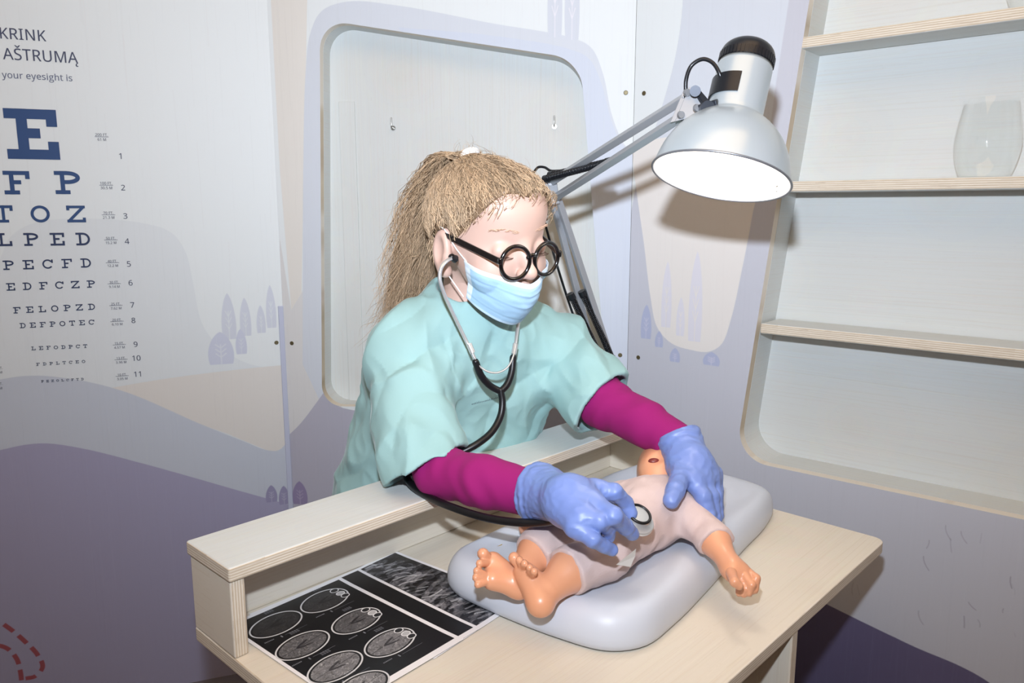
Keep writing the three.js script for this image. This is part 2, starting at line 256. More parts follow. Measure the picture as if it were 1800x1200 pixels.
mesh('corner_strip', new RoundedBoxGeometry(.010, .62, .004, 2, .0015).translate(-.004, .46, .001), std(0xb9bfd4, 0.6), wallLeft);

// back wall with the shallow empty niche
const nicheB = [[...[-0.6075, 0.5665], .045], [...[-0.0333, 0.5799], .05], [...[-0.0979, 1.2256], .05], [...[-0.5801, 1.3052], .055]];
const backT = mural(-.6795, 0, 0, WALLH, 768, 2048, (g) => {
  g.fillStyle = PAINT.white; g.fillRect(-2, -1, 4, 4);
  area(g, PAINT.cream, [[-.7, 2.2], [-0.6722, 1.381], [-0.6711, 1.0316], [-0.662, 0.7614], [-0.6393, 0.7956], [-0.6235, 1.0314], [-0.6024, 1.3395], [-0.5727, 1.9785]]);
  area(g, '#d5d6d6', [[-0.678, 0.9012], [-0.662, 0.7614], [-0.6393, 0.7956], [-0.6201, 0.835], [-0.5565, 0.8467], [-0.5694, 0.513], [-0.6819, 0.4612], [-.7, .6]]);
  area(g, '#cdd4dd', [...smooth([[-0.6373, 0.79], [-0.6247, 1.0314], [-0.6118, 1.2088], [-0.5997, 1.2796], [-0.5762, 1.319], [-0.5269, 1.3346], [-0.431, 1.3252], [-0.2634, 1.2917], [-0.1087, 1.261], [-0.0778, 1.2438], [-0.0566, 1.1993], [-0.0398, 1.1296], [-0.0181, 1.0792], [0.0063, 1.0537]]), [0, .5], [-0.6139, 0.5829], [-0.6438, 0.6524]]);
  area(g, PAINT.lilac, [...smooth([[-0.432, 1.2878], [-0.2635, 1.2702], [-0.1187, 1.2436], [-0.0816, 1.2253], [-0.0582, 1.1796], [-0.0406, 1.1196], [-0.0211, 1.0772], [0.0064, 1.0506]]), [.01, .4], [-.12, .4], [-0.0693, 0.7531]]);
  for (const [x, y, w, h] of [[...[-0.1445, 1.2637], .028, .16], [...[-0.1137, 1.2591], .028, .16]]) tree(g, '#ccd3dd', x, y, w, h, '#dfe0e8');
  area(g, PAINT.dusk, [...smooth([[-0.6899, 0.4948], [-0.652, 0.532], [-0.6028, 0.595]], 4), ...smooth([[-0.6028, 0.595], [-0.5674, 0.5653], [-0.4505, 0.5614], [-0.267, 0.5689], [-0.1103, 0.5778], [0.0182, 0.6106]], 4), [.01, 0], [-.7, 0]]);
  area(g, PAINT.deep, [...smooth([[-.7, .345], [-0.6246, 0.3405], [-0.4571, 0.3045], [-0.2219, 0.2847], [0.0168, 0.3321]], 4), [.01, 0], [-.7, 0]]);
  tree(g, '#8f86a8', ...[-0.6628, 0.3563], .034, .05, '#a59db8');
});
const wallBack = structure(wallMesh('wall_back', [[-.6795, 0, .001], [0, 0, .001], [0, WALLH, .001], [-.6795, WALLH, .001]], nicheB, backT, -.6795, 0, 0, WALLH, SEAM, TURN_B), 'painted back wall with a shallow rounded plywood niche');
reveal(wallBack, nicheB, .056);
{ const g = new THREE.BoxGeometry(.62, .86, .006); g.translate(-.33, .93, -.059); metricUV(g, 'y'); mesh('niche_back_panel', g, pale, wallBack); }
{ const a = [-0.5357, 1.2177], b = [-0.5597, 0.582]; const g = new RoundedBoxGeometry(.032, .60, .004, 2, .0012); g.translate(a[0] - .016, .865, -.054); metricUV(g, 'y'); mesh('niche_batten', g, pale, wallBack); }
for (const p of [[-0.0151, 1.1661], [-0.0139, 0.6836], [-0.6642, 0.6949]]) screwHead(wallBack, ...p);

// right wall with the slanted shelf niche
const nicheR = [[...[0.2258, 0.5264], .06], [.98, .533, .05], [.98, 1.62, .06], [.345, 1.62, .06]];
const rightT = mural(0, 1.05, 0, WALLH, 1024, 2048, (g) => {
  g.fillStyle = '#c2c5cf'; g.fillRect(-2, -1, 4, 4);
  area(g, PAINT.white, [[-.01, 2.2], [-.01, .9], ...smooth([[0.0079, 0.9974], [0.0202, 1.0277], [0.0331, 1.0653], [0.0572, 1.1345], [0.0789, 1.2087], [0.0894, 1.2725], [0.0928, 1.3449]]), [.16, 2.2]]);
  area(g, '#ced5de', [...smooth([[0.0078, 1.0025], [0.0202, 1.0277], [0.0331, 1.0653], [0.0572, 1.1345], [0.0789, 1.2087], [0.0894, 1.2725], [0.0928, 1.3449]]), [.16, 2.2], [.4, 2.2], [0.2772, 1.2951], [0.2609, 1.1444], [0.2522, 1.0206], [0.1476, 0.9951]]);
  area(g, '#e2dfdb', smooth([[-0.0055, 1.0793], [0.012, 0.982], [0.0294, 0.8943], [0.0458, 0.8008], [0.0622, 0.7439], [0.0927, 0.7175], [0.1331, 0.7097], [0.1662, 0.7106], [0.1902, 0.7266], [0.2058, 0.7731], [0.2216, 0.8619], [0.234, 0.9473], [0.2411, 1.03], [0.1437, 1.0808], [-0.0055, 1.0793]]));
  for (const [x, y, w, h] of [[...[0.0799, 0.7457], .022, .12], [...[0.138, 0.7258], .028, .16], [...[0.1094, 0.733], .018, .07]]) tree(g, '#d9d9e2', x, y, w, h, '#e2dfdb');
  for (const [x, y, w, h] of [[...[0.0389, 0.7201], .024, .064], [...[0.0671, 0.7072], .018, .03], [...[0.101, 0.6836], .022, .026], [...[0.1728, 0.6868], .034, .024]]) tree(g, '#adb5d0', x, y, w, h, '#c3c5d8');
  area(g, PAINT.night, [...smooth([[-.02, .52], [0.276, 0.335], [0.3472, 0.3215], [0.4414, 0.3037], [0.5275, 0.2892], [0.6367, 0.271], [.9, .1]]), [.9, -.1], [-.1, -.1]]);
  for (let i = 0; i < 16; i++) { const x = rr(.42, .66), y = rr(.34, .5), l = rr(.004, .022); g.strokeStyle = `rgba(70,58,84,${rr(.08, .3)})`; g.lineWidth = rr(.0006, .0016); g.beginPath(); g.moveTo(x, y); g.quadraticCurveTo(x + rr(-.004, .006), y - l * .5, x + rr(-.004, .012), y - l); g.stroke(); }
});
const wallRight = structure(wallMesh('wall_right', [[.0007, 0, .0003], [1.05, 0, .001], [1.05, WALLH, .001], [.0007, WALLH, .0003]], nicheR, rightT, 0, 1.05, 0, WALLH, SEAM, TURN_R), 'painted right wall with a large plywood shelf niche');
reveal(wallRight, nicheR, .08);
{ const g = new THREE.BoxGeometry(.86, 1.2, .006); g.translate(.6, 1.08, -.083); metricUV(g); mesh('niche_back_panel', g, pale, wallRight); }
for (const p of [[0.0204, 1.163], [0.0241, 0.6824]]) screwHead(wallRight, ...p);
// three loose-fitted shelf boards in the niche
function shelf(yUnder, s0, label) {
  const g = group('niche_shelf', label, 'shelf', 'shelves in the right wall niche'); g.position.set(SEAM[0], 0, SEAM[1]); g.rotation.y = TURN_R;
  addBoard('shelf_board', g, [(s0 + .985) / 2, yUnder + .0085, -.0392], [.985 - s0, .017, .077], 'y', pale); return g;
}
shelf(1.204, .296, 'top plywood shelf in the wall niche, above the lamp head');
shelf(.986, .280, 'middle plywood shelf carrying the clear glass');
shelf(.753, .258, 'lowest plywood shelf, empty, below the clear glass shelf');

// the rest of the room behind the photographer
const plain = (c, r = .75) => std(c, r);
function slab(name, size, at, turn, mat, label) { const m = mesh(name, new THREE.BoxGeometry(...size), mat, scene); m.position.set(...at); m.rotation.y = turn; structure(m, label); return m; }
const floorT = birchCanvas('#5f5b64', 0.05); floorT.repeat.set(2, 2);
slab('floor', [5.2, .06, 5.2], [-.2, -.03, .3], 0, std(0xffffff, .6, { map: floorT }), 'grey floor of the play booth');
slab('ceiling', [5.2, .06, 5.2], [-.2, WALLH + .03, .3], 0, plain(0xe6e2dc), 'off-white ceiling of the play booth');
const eL = [CORNER[0] - 1.05 * Math.cos(TURN_L), CORNER[1] + 1.05 * Math.sin(TURN_L)], eR = [SEAM[0] + 1.05 * Math.cos(TURN_R), SEAM[1] - 1.05 * Math.sin(TURN_R)];
slab('wall_left_side', [.05, WALLH, 3.4], [eL[0] - .025, WALLH / 2, eL[1] + 1.69], 0, plain(0xd5d0d8), 'plain wall left of the camera');
slab('wall_right_side', [.05, WALLH, 2.9], [eR[0] + .025, WALLH / 2, eR[1] + 1.44], 0, plain(0xd5d0d8), 'plain wall right of the camera');
slab('wall_front', [3.2, WALLH, .05], [-.2, WALLH / 2, 2.0], 0, plain(0xd8d2cc), 'plain wall behind the camera');
{ const p = group('ceiling_light', 'flat square ceiling light panel above the photographer', 'ceiling light'); p.position.set(0, 2.1, -.05);
  mesh('frame', new RoundedBoxGeometry(1.66, .02, 1.26, 2, .004).translate(0, -.01, 0), plain(0xf0f0f0, .4), p);
  mesh('diffuser', new THREE.BoxGeometry(1.6, .003, 1.2).translate(0, -.021, 0), new THREE.MeshStandardMaterial({ color: 0xffffff, emissive: 0xffce8a, emissiveIntensity: .6 }), p); }
{ const f = group('camera_flash', 'small black camera flash head above the lens, facing the desk', 'flash'); f.position.set(-.02, 1.125, .02);
  mesh('flash_body', new RoundedBoxGeometry(.074, .05, .05, 3, .006), plain(0x151515, .5), f);
  mesh('flash_window', new RoundedBoxGeometry(.064, .038, .004, 2, .001).translate(0, 0, -.026), new THREE.MeshStandardMaterial({ color: 0xffffff, emissive: 0xffffff, emissiveIntensity: .8 }), f); }

// two bent wall hooks inside the back niche
for (const [p, label] of [[[-0.4603, 1.1183], 'left of two small steel hooks in the back wall niche'], [[-0.1463, 1.1178], 'right of two small steel hooks in the back wall niche, nearer the lamp arm']]) {
  const h = group('wall_hook', label, 'hook', 'hooks in the niche'); h.position.set(SEAM[0], 0, SEAM[1]); h.rotation.y = TURN_B;
  const [x, y] = p, m = std(0xa9a9a4, .3, { metalness: .9 });
  mesh('hook_wire', tube([[x, y - .004, -.056], [x, y - .004, -.046], [x, y - .003, -.042], [x, y + .003, -.041], [x, y + .013, -.041]], .0016, 24, 8), m, h);
  mesh('hook_plate', cyl([x, y - .004, -.056], [x, y - .004, -.0545], .0045), m, h);
}
// stemless glass on the middle shelf, and the foot of another on the top shelf
function glass(at, s, label) {
  const prof = [[0, 0], [.026, 0], [.031, .003], [.037, .018], [.0412, .038], [.0415, .052], [.0395, .072], [.036, .093], [.0332, .107]].map(([r, y]) => new THREE.Vector2(r * s, y * s));
  const g = new THREE.LatheGeometry(new THREE.SplineCurve(prof).getPoints(60).map((v) => new THREE.Vector2(Math.max(0, v.x), Math.max(0, v.y))), 64);
  const m = mesh('stemless_glass', g, new THREE.MeshPhysicalMaterial({ color: 0xfdfefe, roughness: .02, transmission: 1, thickness: 0, ior: 1.5 }), scene); m.position.set(...at); return tag(m, label, 'glass', 'glasses on the niche shelves');
}
const onR = (s, y, z) => [SEAM[0] + s * Math.cos(TURN_R) + z * Math.sin(TURN_R), y, SEAM[1] - s * Math.sin(TURN_R) + z * Math.cos(TURN_R)];
glass(onR(.5565, 1.0035, -.036), 1.0, 'clear stemless glass standing on the middle niche shelf');
glass(onR(.60, 1.2215, -.036), 1.0, 'clear glass on the top shelf, cut off by the picture edge');
// ---------- the play desk ----------
const DU0 = .3194, DU1 = 1.0592, DV0 = -.770, DV1 = -.308, TOP = .52;
const toWorld = (u, v, y) => [u * .6877 + v * .726, y, -(u * .726 - v * .6877)];
const DESK_TURN = 46.55 * Math.PI / 180;
const desk = group('play_desk', 'birch plywood children\'s desk with a raised back ledge', 'desk');
{ const c = toWorld((DU0 + DU1) / 2, (DV0 + DV1) / 2, 0); desk.position.set(...c); desk.rotation.y = DESK_TURN; }
const DL = (u, v) => [u - (DU0 + DU1) / 2, v - (DV0 + DV1) / 2];
{
  const w = DU1 - DU0, d = DV1 - DV0;
  // tabletop with rounded corners
  const sh = roundedPoly([[-w / 2, -d / 2, .004], [w / 2, -d / 2, .012], [w / 2, d / 2, .016], [-w / 2, d / 2, .016]]);
  const g = new THREE.ExtrudeGeometry(sh, { depth: .0125, bevelEnabled: true, bevelThickness: .0012, bevelSize: .0012, bevelOffset: -.0012, bevelSegments: 2, curveSegments: 8 }); g.rotateX(Math.PI / 2); g.translate(0, TOP - .0012, 0);
  const p = g.attributes.position, n = g.attributes.normal, uv = g.attributes.uv; for (let i = 0; i < p.count; i++) { if (Math.abs(n.getY(i)) > .9) uv.setXY(i, p.getX(i), p.getZ(i)); else uv.setXY(i, (p.getX(i) + p.getZ(i)) * 3, (p.getY(i) - TOP) / .0149); }
  const top = mesh('tabletop', g, [birch, plyEdge], desk);
  // ledge: top board on two uprights with a back panel
  const T = .0155, lv = (DV0 - .678) / 2, lz = DL(0, lv)[1], ld = -.678 - DV0;
  addBoard('ledge_top', desk, [0, TOP + .0978 - T / 2, lz], [w + .004, T, ld + .002], 'y', pale);  // cool pale face: flash sheen on the varnished board put into its colour
  for (const s of [-1, 1]) addBoard('ledge_upright', desk, [s * (w / 2 - T / 2), TOP + (.0978 - T) / 2, lz], [T, .0978 - T, ld - .004], 'x', birch);
  addBoard('ledge_back', desk, [0, TOP + (.0978 - T) / 2, DL(0, DV0 + .009)[1]], [w - 2 * T, .0978 - T, .012], 'z', birch);
  // panel legs under the top
  for (const u of [.776, .55]) addBoard('leg_panel', desk, [DL(u, 0)[0], (TOP - .015) / 2, DL(0, -.34)[1]], [T, TOP - .015, .062], 'x', birch);
  for (const u of [.776, .55]) addBoard('leg_panel', desk, [DL(u, 0)[0], (TOP - .015) / 2, DL(0, -.70)[1]], [T, TOP - .015, .062], 'x', birch);
  addBoard('stretcher', desk, [DL(.663, 0)[0], TOP - .055, DL(0, -.52)[1]], [.21, .06, T], 'z', birch);
}
// ---------- printed scans lying on the desk ----------
function sheet(name, u, v, turn, lift, draw, label) {
  const t = canvasTex(740, 1050, (g, w, h) => { g.fillStyle = '#f2f2f4'; g.fillRect(0, 0, w, h); draw(g, w, h); });
  const g = new THREE.BoxGeometry(.148, .00022, .21, 8, 1, 8), p = g.attributes.position;
  for (let i = 0; i < p.count; i++) { const x = p.getX(i) / .074, z = p.getZ(i) / .105; p.setY(i, p.getY(i) + .0012 * Math.max(0, Math.abs(z) - .8) * 3 + .0006 * Math.max(0, x * z - .3)); }
  g.computeVertexNormals();
  const m = mesh(name, g, std(0xffffff, .42, { map: t }), scene); m.position.set(...toWorld(u, v, TOP + lift)); m.rotation.y = DESK_TURN + turn; return tag(m, label, 'printed sheet', 'scan prints on the desk');
}
const film = (g, x, y, w, h) => { g.fillStyle = '#0d0f15'; g.fillRect(x, y, w, h); for (let i = 0; i < 2600; i++) { g.fillStyle = `rgba(${rnd() < .5 ? '60,66,78' : '0,0,0'},${rr(.1, .4)})`; g.fillRect(x + rnd() * w, y + rnd() * h, 2, 2); } };
function brain(g, cx, cy, rx, ry, tone, eyes) {
  g.save(); g.translate(cx, cy); g.rotate(-.1); g.beginPath(); g.ellipse(0, 0, rx, ry, 0, 0, 7); g.fillStyle = '#15161a'; g.fill(); g.strokeStyle = '#d6d8da'; g.lineWidth = 9; g.stroke();
  g.beginPath(); g.ellipse(0, 0, rx - 15, ry - 14, 0, 0, 7); g.fillStyle = `rgb(${tone},${tone},${tone + 3})`; g.fill(); g.save(); g.clip();
  for (let i = 0; i < 260; i++) { const a = rnd() * 6.28, q = Math.sqrt(rnd()), x = Math.cos(a) * q * rx, y = Math.sin(a) * q * ry, c = rnd() < .5 ? tone * .45 : Math.min(235, tone * 1.55 + 14); g.strokeStyle = `rgba(${c},${c},${c},${rr(.15, .5)})`; g.lineWidth = rr(1.5, 6); g.beginPath(); g.moveTo(x, y); g.quadraticCurveTo(x + rr(-18, 18), y + rr(-18, 18), x + rr(-26, 26), y + rr(-22, 22)); g.stroke(); }
  g.strokeStyle = `rgba(20,20,24,.75)`; g.lineWidth = 3; g.beginPath(); g.moveTo(-rx, 2); g.lineTo(rx, -2); g.stroke(); g.fillStyle = 'rgba(15,15,20,.6)'; for (const s of [-1, 1]) { g.beginPath(); g.ellipse(rx * .02, s * ry * .14, rx * .3, ry * .07, s * .25, 0, 7); g.fill(); }
  g.restore();
  if (eyes) { g.strokeStyle = '#e4e6e8'; g.lineWidth = 6; for (const s of [-.42, .1, .5]) { g.beginPath(); g.ellipse(rx * .72, s * ry, rx * .17, ry * .2, 0, 0, 7); g.fillStyle = s === .1 ? '#b8babd' : '#26282c'; g.fill(); g.stroke(); } }
  g.restore();
  g.fillStyle = 'rgba(205,210,220,.6)'; for (let k = 0; k < 4; k++) for (let j = 0; j < 3; j++) g.fillRect(cx + rx * .1 + k * 14, cy - ry * 1.5 + j * 9, 11, 4); g.fillRect(cx - rx * .2, cy + ry * 1.28, rx * .9, 2); g.fillRect(cx - rx * .35, cy + ry * 1.18, 8, 20); for (let k = 0; k < 7; k++) g.fillRect(cx - rx * .95 + k * 8, cy + ry * 1.15, 5, 9);
}
sheet('scan_sheet', .518, -.6485, .10, .0004, (g, w, h) => {
  film(g, 22, 24, w - 44, h - 60); g.save(); g.beginPath(); g.rect(22, 24, w - 44, h - 60); g.clip();
  for (let i = 0; i < 620; i++) { const x = w * .45 + rr(-1, 1) * w * .5, y = rnd() * h, c = rr(90, 225), near = Math.exp(-(((x - w * .62 + Math.sin(y * .012) * 60) / 150) ** 2)); g.strokeStyle = `rgba(${c},${c},${c + 4},${rr(.03, .13) + near * .30})`; g.lineWidth = rr(6, 34); g.beginPath(); g.moveTo(x, y); g.bezierCurveTo(x + rr(-40, 60), y + rr(-20, 20), x + rr(20, 100), y + rr(-50, 50), x + rr(30, 150), y + rr(-60, 60)); g.stroke(); }
  for (let i = 0; i < 26; i++) { const y = i / 26 * h, x = w * (.62 + .1 * Math.sin(y * .01)); g.strokeStyle = `rgba(225,228,232,${rr(.25, .6)})`; g.lineWidth = rr(8, 24); g.beginPath(); g.moveTo(x + rr(-60, 0), y); g.bezierCurveTo(x + rr(-20, 40), y + rr(-30, 30), x + rr(40, 90), y + rr(0, 50), x + rr(60, 170), y + rr(10, 70)); g.stroke(); }
  for (let i = 0; i < 60; i++) { g.fillStyle = `rgba(8,9,12,${rr(.15, .5)})`; g.beginPath(); g.ellipse(rr(.3, 1) * w, rnd() * h, rr(15, 60), rr(10, 28), rr(-1, 1), 0, 7); g.fill(); }
  g.restore();
}, 'x-ray print of cloudy bones, partly under the pale pad');
sheet('scan_sheet', .448, -.6455, .035, .0009, (g, w, h) => film(g, 22, 24, w - 44, h - 60), 'print showing only a plain black strip between two other scans');
sheet('scan_sheet', .4195, -.6415, .045, .0014, (g, w, h) => {
  film(g, 20, 26, w - 46, h - 70);
  const P = [[.3826, -.7102, 45, 0], [.4472, -.7132, 52, 1], [.3781, -.6543, 96, 0], [.4435, -.651, 88, 1], [.3768, -.598, 122, 0], [.4395, -.591, 118, 1], [.372, -.552, 130, 0]];
  for (const [u, v, tone, e] of P) brain(g, (u - .4195 + .074) / .148 * w + 6, (v + .6415 + .105) / .21 * h, 150, 100, tone, e);
}, 'print with rows of brain scan slices beside the ledge upright');

// ---------- soft changing pad ----------
{
  const outline = [[.553, -.615], [.552, -.56], [.562, -.47], [.578, -.418], [.61, -.395], [.67, -.395], [.76, -.406], [.89, -.427], [.99, -.443], [1.035, -.46], [1.05, -.51], [1.045, -.59], [1.022, -.655], [.96, -.672], [.85, -.672], [.72, -.66], [.61, -.65], [.567, -.642]];
  const curve = new THREE.CatmullRomCurve3(outline.map(([u, v]) => new THREE.Vector3(u, 0, v)), true, 'centripetal'), N = 140, C = [.79, -.535], pts = curve.getSpacedPoints(N).slice(0, N);
  const rows = [[.90, 0], [.955, .0], [.985, .003], [.999, .009], [1.0, .016], [.992, .023], [.975, .030], [.95, .036], [.915, .0405], [.87, .043], [.81, .0435], [.74, .042], [.66, .0395], [.56, .0375], [.42, .0365], [.26, .036], [.1, .036]], pos = [], idx = [];
  for (const [s, y] of rows) for (const p of pts) { // inset by distance from the rim, not by scale, so the wall keeps its slope
    const du = p.x - C[0], dv = p.z - C[1], L = Math.hypot(du, dv), k = s > .8 ? 1 - (1 - s) * .16 / L : (1 - .2 * .16 / L) * s / .8; pos.push(...toWorld(C[0] + du * k, C[1] + dv * k, TOP + .0008 + y)); }
  for (let j = 0; j + 1 < rows.length; j++) for (let i = 0; i < N; i++) { const a = j * N + i, b = j * N + (i + 1) % N; idx.push(a, b, a + N, b, b + N, a + N); }
  const top = pos.length / 3; pos.push(...toWorld(C[0], C[1], TOP + .0368)); const bot = top + 1; pos.push(...toWorld(C[0], C[1], TOP + .0008));
  for (let i = 0; i < N; i++) { idx.push((rows.length - 1) * N + i, (rows.length - 1) * N + (i + 1) % N, top); idx.push((i + 1) % N, i, bot); }
  const g = new THREE.BufferGeometry(); g.setAttribute('position', new THREE.Float32BufferAttribute(pos, 3)); g.setIndex(idx); g.computeVertexNormals();
  { // outward winding
    const n = g.attributes.normal.getY(top); if (n < 0) { for (let i = 0; i < idx.length; i += 3) [idx[i], idx[i + 1]] = [idx[i + 1], idx[i]]; g.setIndex(idx); g.computeVertexNormals(); } }
  g.setAttribute('uv', new THREE.Float32BufferAttribute(new Float32Array(pos.length / 3 * 2), 2));
  tag(mesh('changing_pad', g, std(0xcdd4df, .42, { clearcoat: .15, clearcoatRoughness: .5 }), scene), 'pale lilac padded baby changing pad on the desk', 'changing pad');
}
// ---------- spring-arm desk lamp clamped to the far end of the ledge ----------
{
  const base = V([0.1724, 0.6784, -1.256]); const lamp = group('desk_lamp', 'silver spring-arm desk lamp reaching over the desk, switched on', 'lamp');
  lamp.position.set(base.x, .618, base.z);
  const off = lamp.position.clone().negate(), put = (name, g, m) => { g.translate(off.x, off.y, off.z); return mesh(name, g, m, lamp); };
  const silver = std(0xb2b6bb, .42, { metalness: .6 }), paint = std(0xaeb8bd, .3, { metalness: .35, clearcoat: .6, clearcoatRoughness: .2 }), black = std(0x14171c, .32), chrome = std(0x9c9fa3, .45, { metalness: .7 });
  const B0 = base.clone(); B0.y = .618;
  // clamp and post
  put('base_plate', merge([new RoundedBoxGeometry(.046, .006, .046, 3, .002).translate(B0.x, .6212, B0.z), cyl([B0.x, .624, B0.z], [B0.x, .65, B0.z], .011, .009)]), std(0x9a9ea4, .4, { metalness: .8 }));
  put('post', cyl([B0.x, .63, B0.z], [base.x, base.y, base.z], .006), chrome);
  const P = { e1: V([0.0563, 0.9906, -1.18]), e2: V([0.0653, 0.9837, -1.172]), b1: V([0.137, 0.7143, -1.25]), b2: V([0.1667, 0.7055, -1.246]), u0: V([0.056, 0.9971, -1.174]), u1: V([0.1998, 1.0855, -0.915]), l0: V([0.0611, 0.9737, -1.17]), l1: V([0.1935, 1.0633, -0.912]) };
  const bars = [['lower_arm', P.e1, P.b1], ['lower_arm', P.e2, P.b2], ['upper_arm', P.u0, P.u1], ['upper_arm', P.l0, P.l1]];
  for (const [n, a, b] of bars) put(n, bar(a, b, .0092, .0092, new THREE.Vector3(.35, .1, 1), .001), silver);
  // joint plates at foot and elbow
  put('foot_bracket', merge([bar(P.b1.clone().add(new THREE.Vector3(-.004, -.004, .006)), P.b2.clone().add(new THREE.Vector3(.006, -.002, .006)), .026, .002), bar(P.b1.clone().add(new THREE.Vector3(-.004, -.004, -.006)), P.b2.clone().add(new THREE.Vector3(.006, -.002, -.006)), .026, .002), cyl(base, P.b2, .007, .006)]), silver);
  put('elbow_bracket', merge([bar(P.u0.clone().add(new THREE.Vector3(0, .006, .0058)), P.l0.clone().add(new THREE.Vector3(0, -.008, .0058)), .02, .002), bar(P.u0.clone().add(new THREE.Vector3(0, .006, -.0058)), P.l0.clone().add(new THREE.Vector3(0, -.008, -.0058)), .02, .002)]), std(0x84878b, .6, { metalness: .2 }));
  const screws = [P.u0, P.l0, P.e1, P.b1, P.b2]; for (const s of screws) put('screw', cyl(s.clone().add(new THREE.Vector3(0, 0, .006)), s.clone().add(new THREE.Vector3(.0005, 0, .0095)), .0042, .0036, 12), chrome);
  function spring(a, b, r, turns) {
    const A = V(a), Bv = V(b), y = Bv.clone().sub(A), L = y.length(); y.normalize(); const x = new THREE.Vector3().crossVectors(y, new THREE.Vector3(0, 0, 1)).normalize(), z = new THREE.Vector3().crossVectors(x, y), pts = [];
    for (let i = 0; i <= turns * 10; i++) { const t = i / (turns * 10), an = t * turns * 6.2832; pts.push(A.clone().addScaledVector(y, L * (.06 + .88 * t)).addScaledVector(x, Math.cos(an) * r).addScaledVector(z, Math.sin(an) * r)); }
    const g = new THREE.TubeGeometry(new THREE.CatmullRomCurve3(pts), turns * 10, .00085, 4);
    put('spring', merge([g, cyl(A, A.clone().addScaledVector(y, L * .07), r * 1.35), cyl(Bv.clone().addScaledVector(y, -L * .07), Bv, r * 1.35), cyl(A, Bv, r * .62)]), black);
  }
  spring([0.0476, 1.0023, -1.158], [0.1268, 1.0205, -1.062], .0042, 38); spring([0.0555, 1.0083, -1.166], [0.1348, 1.0236, -1.078], .0042, 38);
  spring([0.0909, 0.8285, -1.205], [0.1505, 0.7095, -1.236], .0046, 44); spring([0.1092, 0.8324, -1.21], [0.1662, 0.7133, -1.236], .0046, 44);
  // triangular head plate, drawn as a thin prism around the bar ends
  const tri = [V([0.1988, 1.0889, -0.908]), V([0.1872, 1.0607, -0.906]), V([0.2101, 1.0669, -0.895]), V([0.2104, 1.0742, -0.895])], nrm = new THREE.Vector3(.25, 0, 1).normalize();
  const plate = (o) => { const q = tri.map((p) => p.clone().addScaledVector(nrm, o)), c = q.reduce((a, p) => a.add(p), new THREE.Vector3()).multiplyScalar(1 / q.length), r = q.map((p) => p.clone().add(p.clone().sub(c).normalize().multiplyScalar(.006))); const pos = [], f = r.map((p) => p.clone().addScaledVector(nrm, .0012)), b = r; const T = (x, y, z) => pos.push(x.x, x.y, x.z, y.x, y.y, y.z, z.x, z.y, z.z); for (let i = 1; i + 1 < r.length; i++) { T(f[0], f[i], f[i + 1]); T(b[0], b[i + 1], b[i]); } for (let i = 0; i < r.length; i++) { const j = (i + 1) % r.length; T(b[i], b[j], f[j]); T(b[i], f[j], f[i]); } const g = new THREE.BufferGeometry(); g.setAttribute('position', new THREE.Float32BufferAttribute(pos, 3)); g.computeVertexNormals(); return g; };
  put('head_plate', merge([plate(.0055), plate(-.0066)]), silver);
  for (const p of [[0.1958, 1.0878, -0.9], [0.1892, 1.0635, -0.898], [0.2045, 1.0697, -0.888]]) { const a = V(p); put('screw', cyl(a, a.clone().addScaledVector(nrm, .0035), .0044, .0038, 12), chrome); }
  // lamp head: everything turned about its own axis
  const up = new THREE.Vector3(.2359, .9413, -.2416).normalize(), O = V([0.2316, 0.9939, -0.877]), M = new THREE.Matrix4().makeRotationFromQuaternion(new THREE.Quaternion().setFromUnitVectors(new THREE.Vector3(0, 1, 0), up)).setPosition(O);
  const head = (name, g, m) => { g.applyMatrix4(M); return put(name, g, m); };
  const lathe = (p, n = 72) => new THREE.LatheGeometry(p.map(([r, y]) => new THREE.Vector2(r, y)), n);
  const curve = (p, n = 40) => new THREE.SplineCurve(p.map(([r, y]) => new THREE.Vector2(r, y))).getPoints(n).map((v) => [v.x, v.y]);
  const outer = curve([[.0752, .001], [.0735, .012], [.068, .030], [.058, .048], [.045, .062], [.0335, .0705], [.0318, .0725]]);
  const inner = outer.map(([r, y]) => [Math.max(r - .0016, .001), y - .0006]).reverse();
  head('lamp_shade', lathe([[.0758, -.0006], [.0764, .0008], ...outer]), paint);
  head('shade_rim', new THREE.TorusGeometry(.0762, .0014, 8, 80).rotateX(Math.PI / 2), std(0x8f9399, .35, { metalness: .7 }));
  head('reflector', lathe([...inner, [.0750, -.0004], [.0758, -.0006]]), std(0xffffff, .5, { map: canvasTex(2048, 256, (g, w, h) => { g.fillStyle = '#f6f6f4'; g.fillRect(0, 0, w, h); g.save(); g.translate(w * .285, 34); g.rotate(Math.PI / 2); g.fillStyle = '#161616'; g.font = 'bold 26px sans-serif'; g.fillText('CE', 0, 0); for (let i = 0; i < 4; i++) g.fillRect(0, 14 + i * 9, 44 - (i % 2) * 12, 3); g.restore(); }) }));
  head('socket_housing', lathe([[.0318, .0715], [.0312, .074], [.0306, .078], [.0304, .128], [.0296, .1335], [.012, .1335]]), paint);
  const ribs = []; for (let i = 0; i < 44; i++) { const a = i / 44 * Math.PI * 2; const b = new THREE.BoxGeometry(.0016, .009, .0022); b.translate(.0302, .1375, 0); b.rotateY(a); ribs.push(b); }
  head('end_cap', merge([lathe(curve([[.0302, .1325], [.0304, .142], [.0275, .1505], [.020, .157], [.010, .1598], [.0001, .1604]])), ...ribs]), black);
  head('bulb', lathe(curve([[.0001, .022], [.014, .026], [.021, .038], [.018, .052], [.0125, .062], [.0125, .070], [.0001, .071]])), new THREE.MeshStandardMaterial({ color: 0xffffff, emissive: 0xfff4e4, emissiveIntensity: 2.5 }));
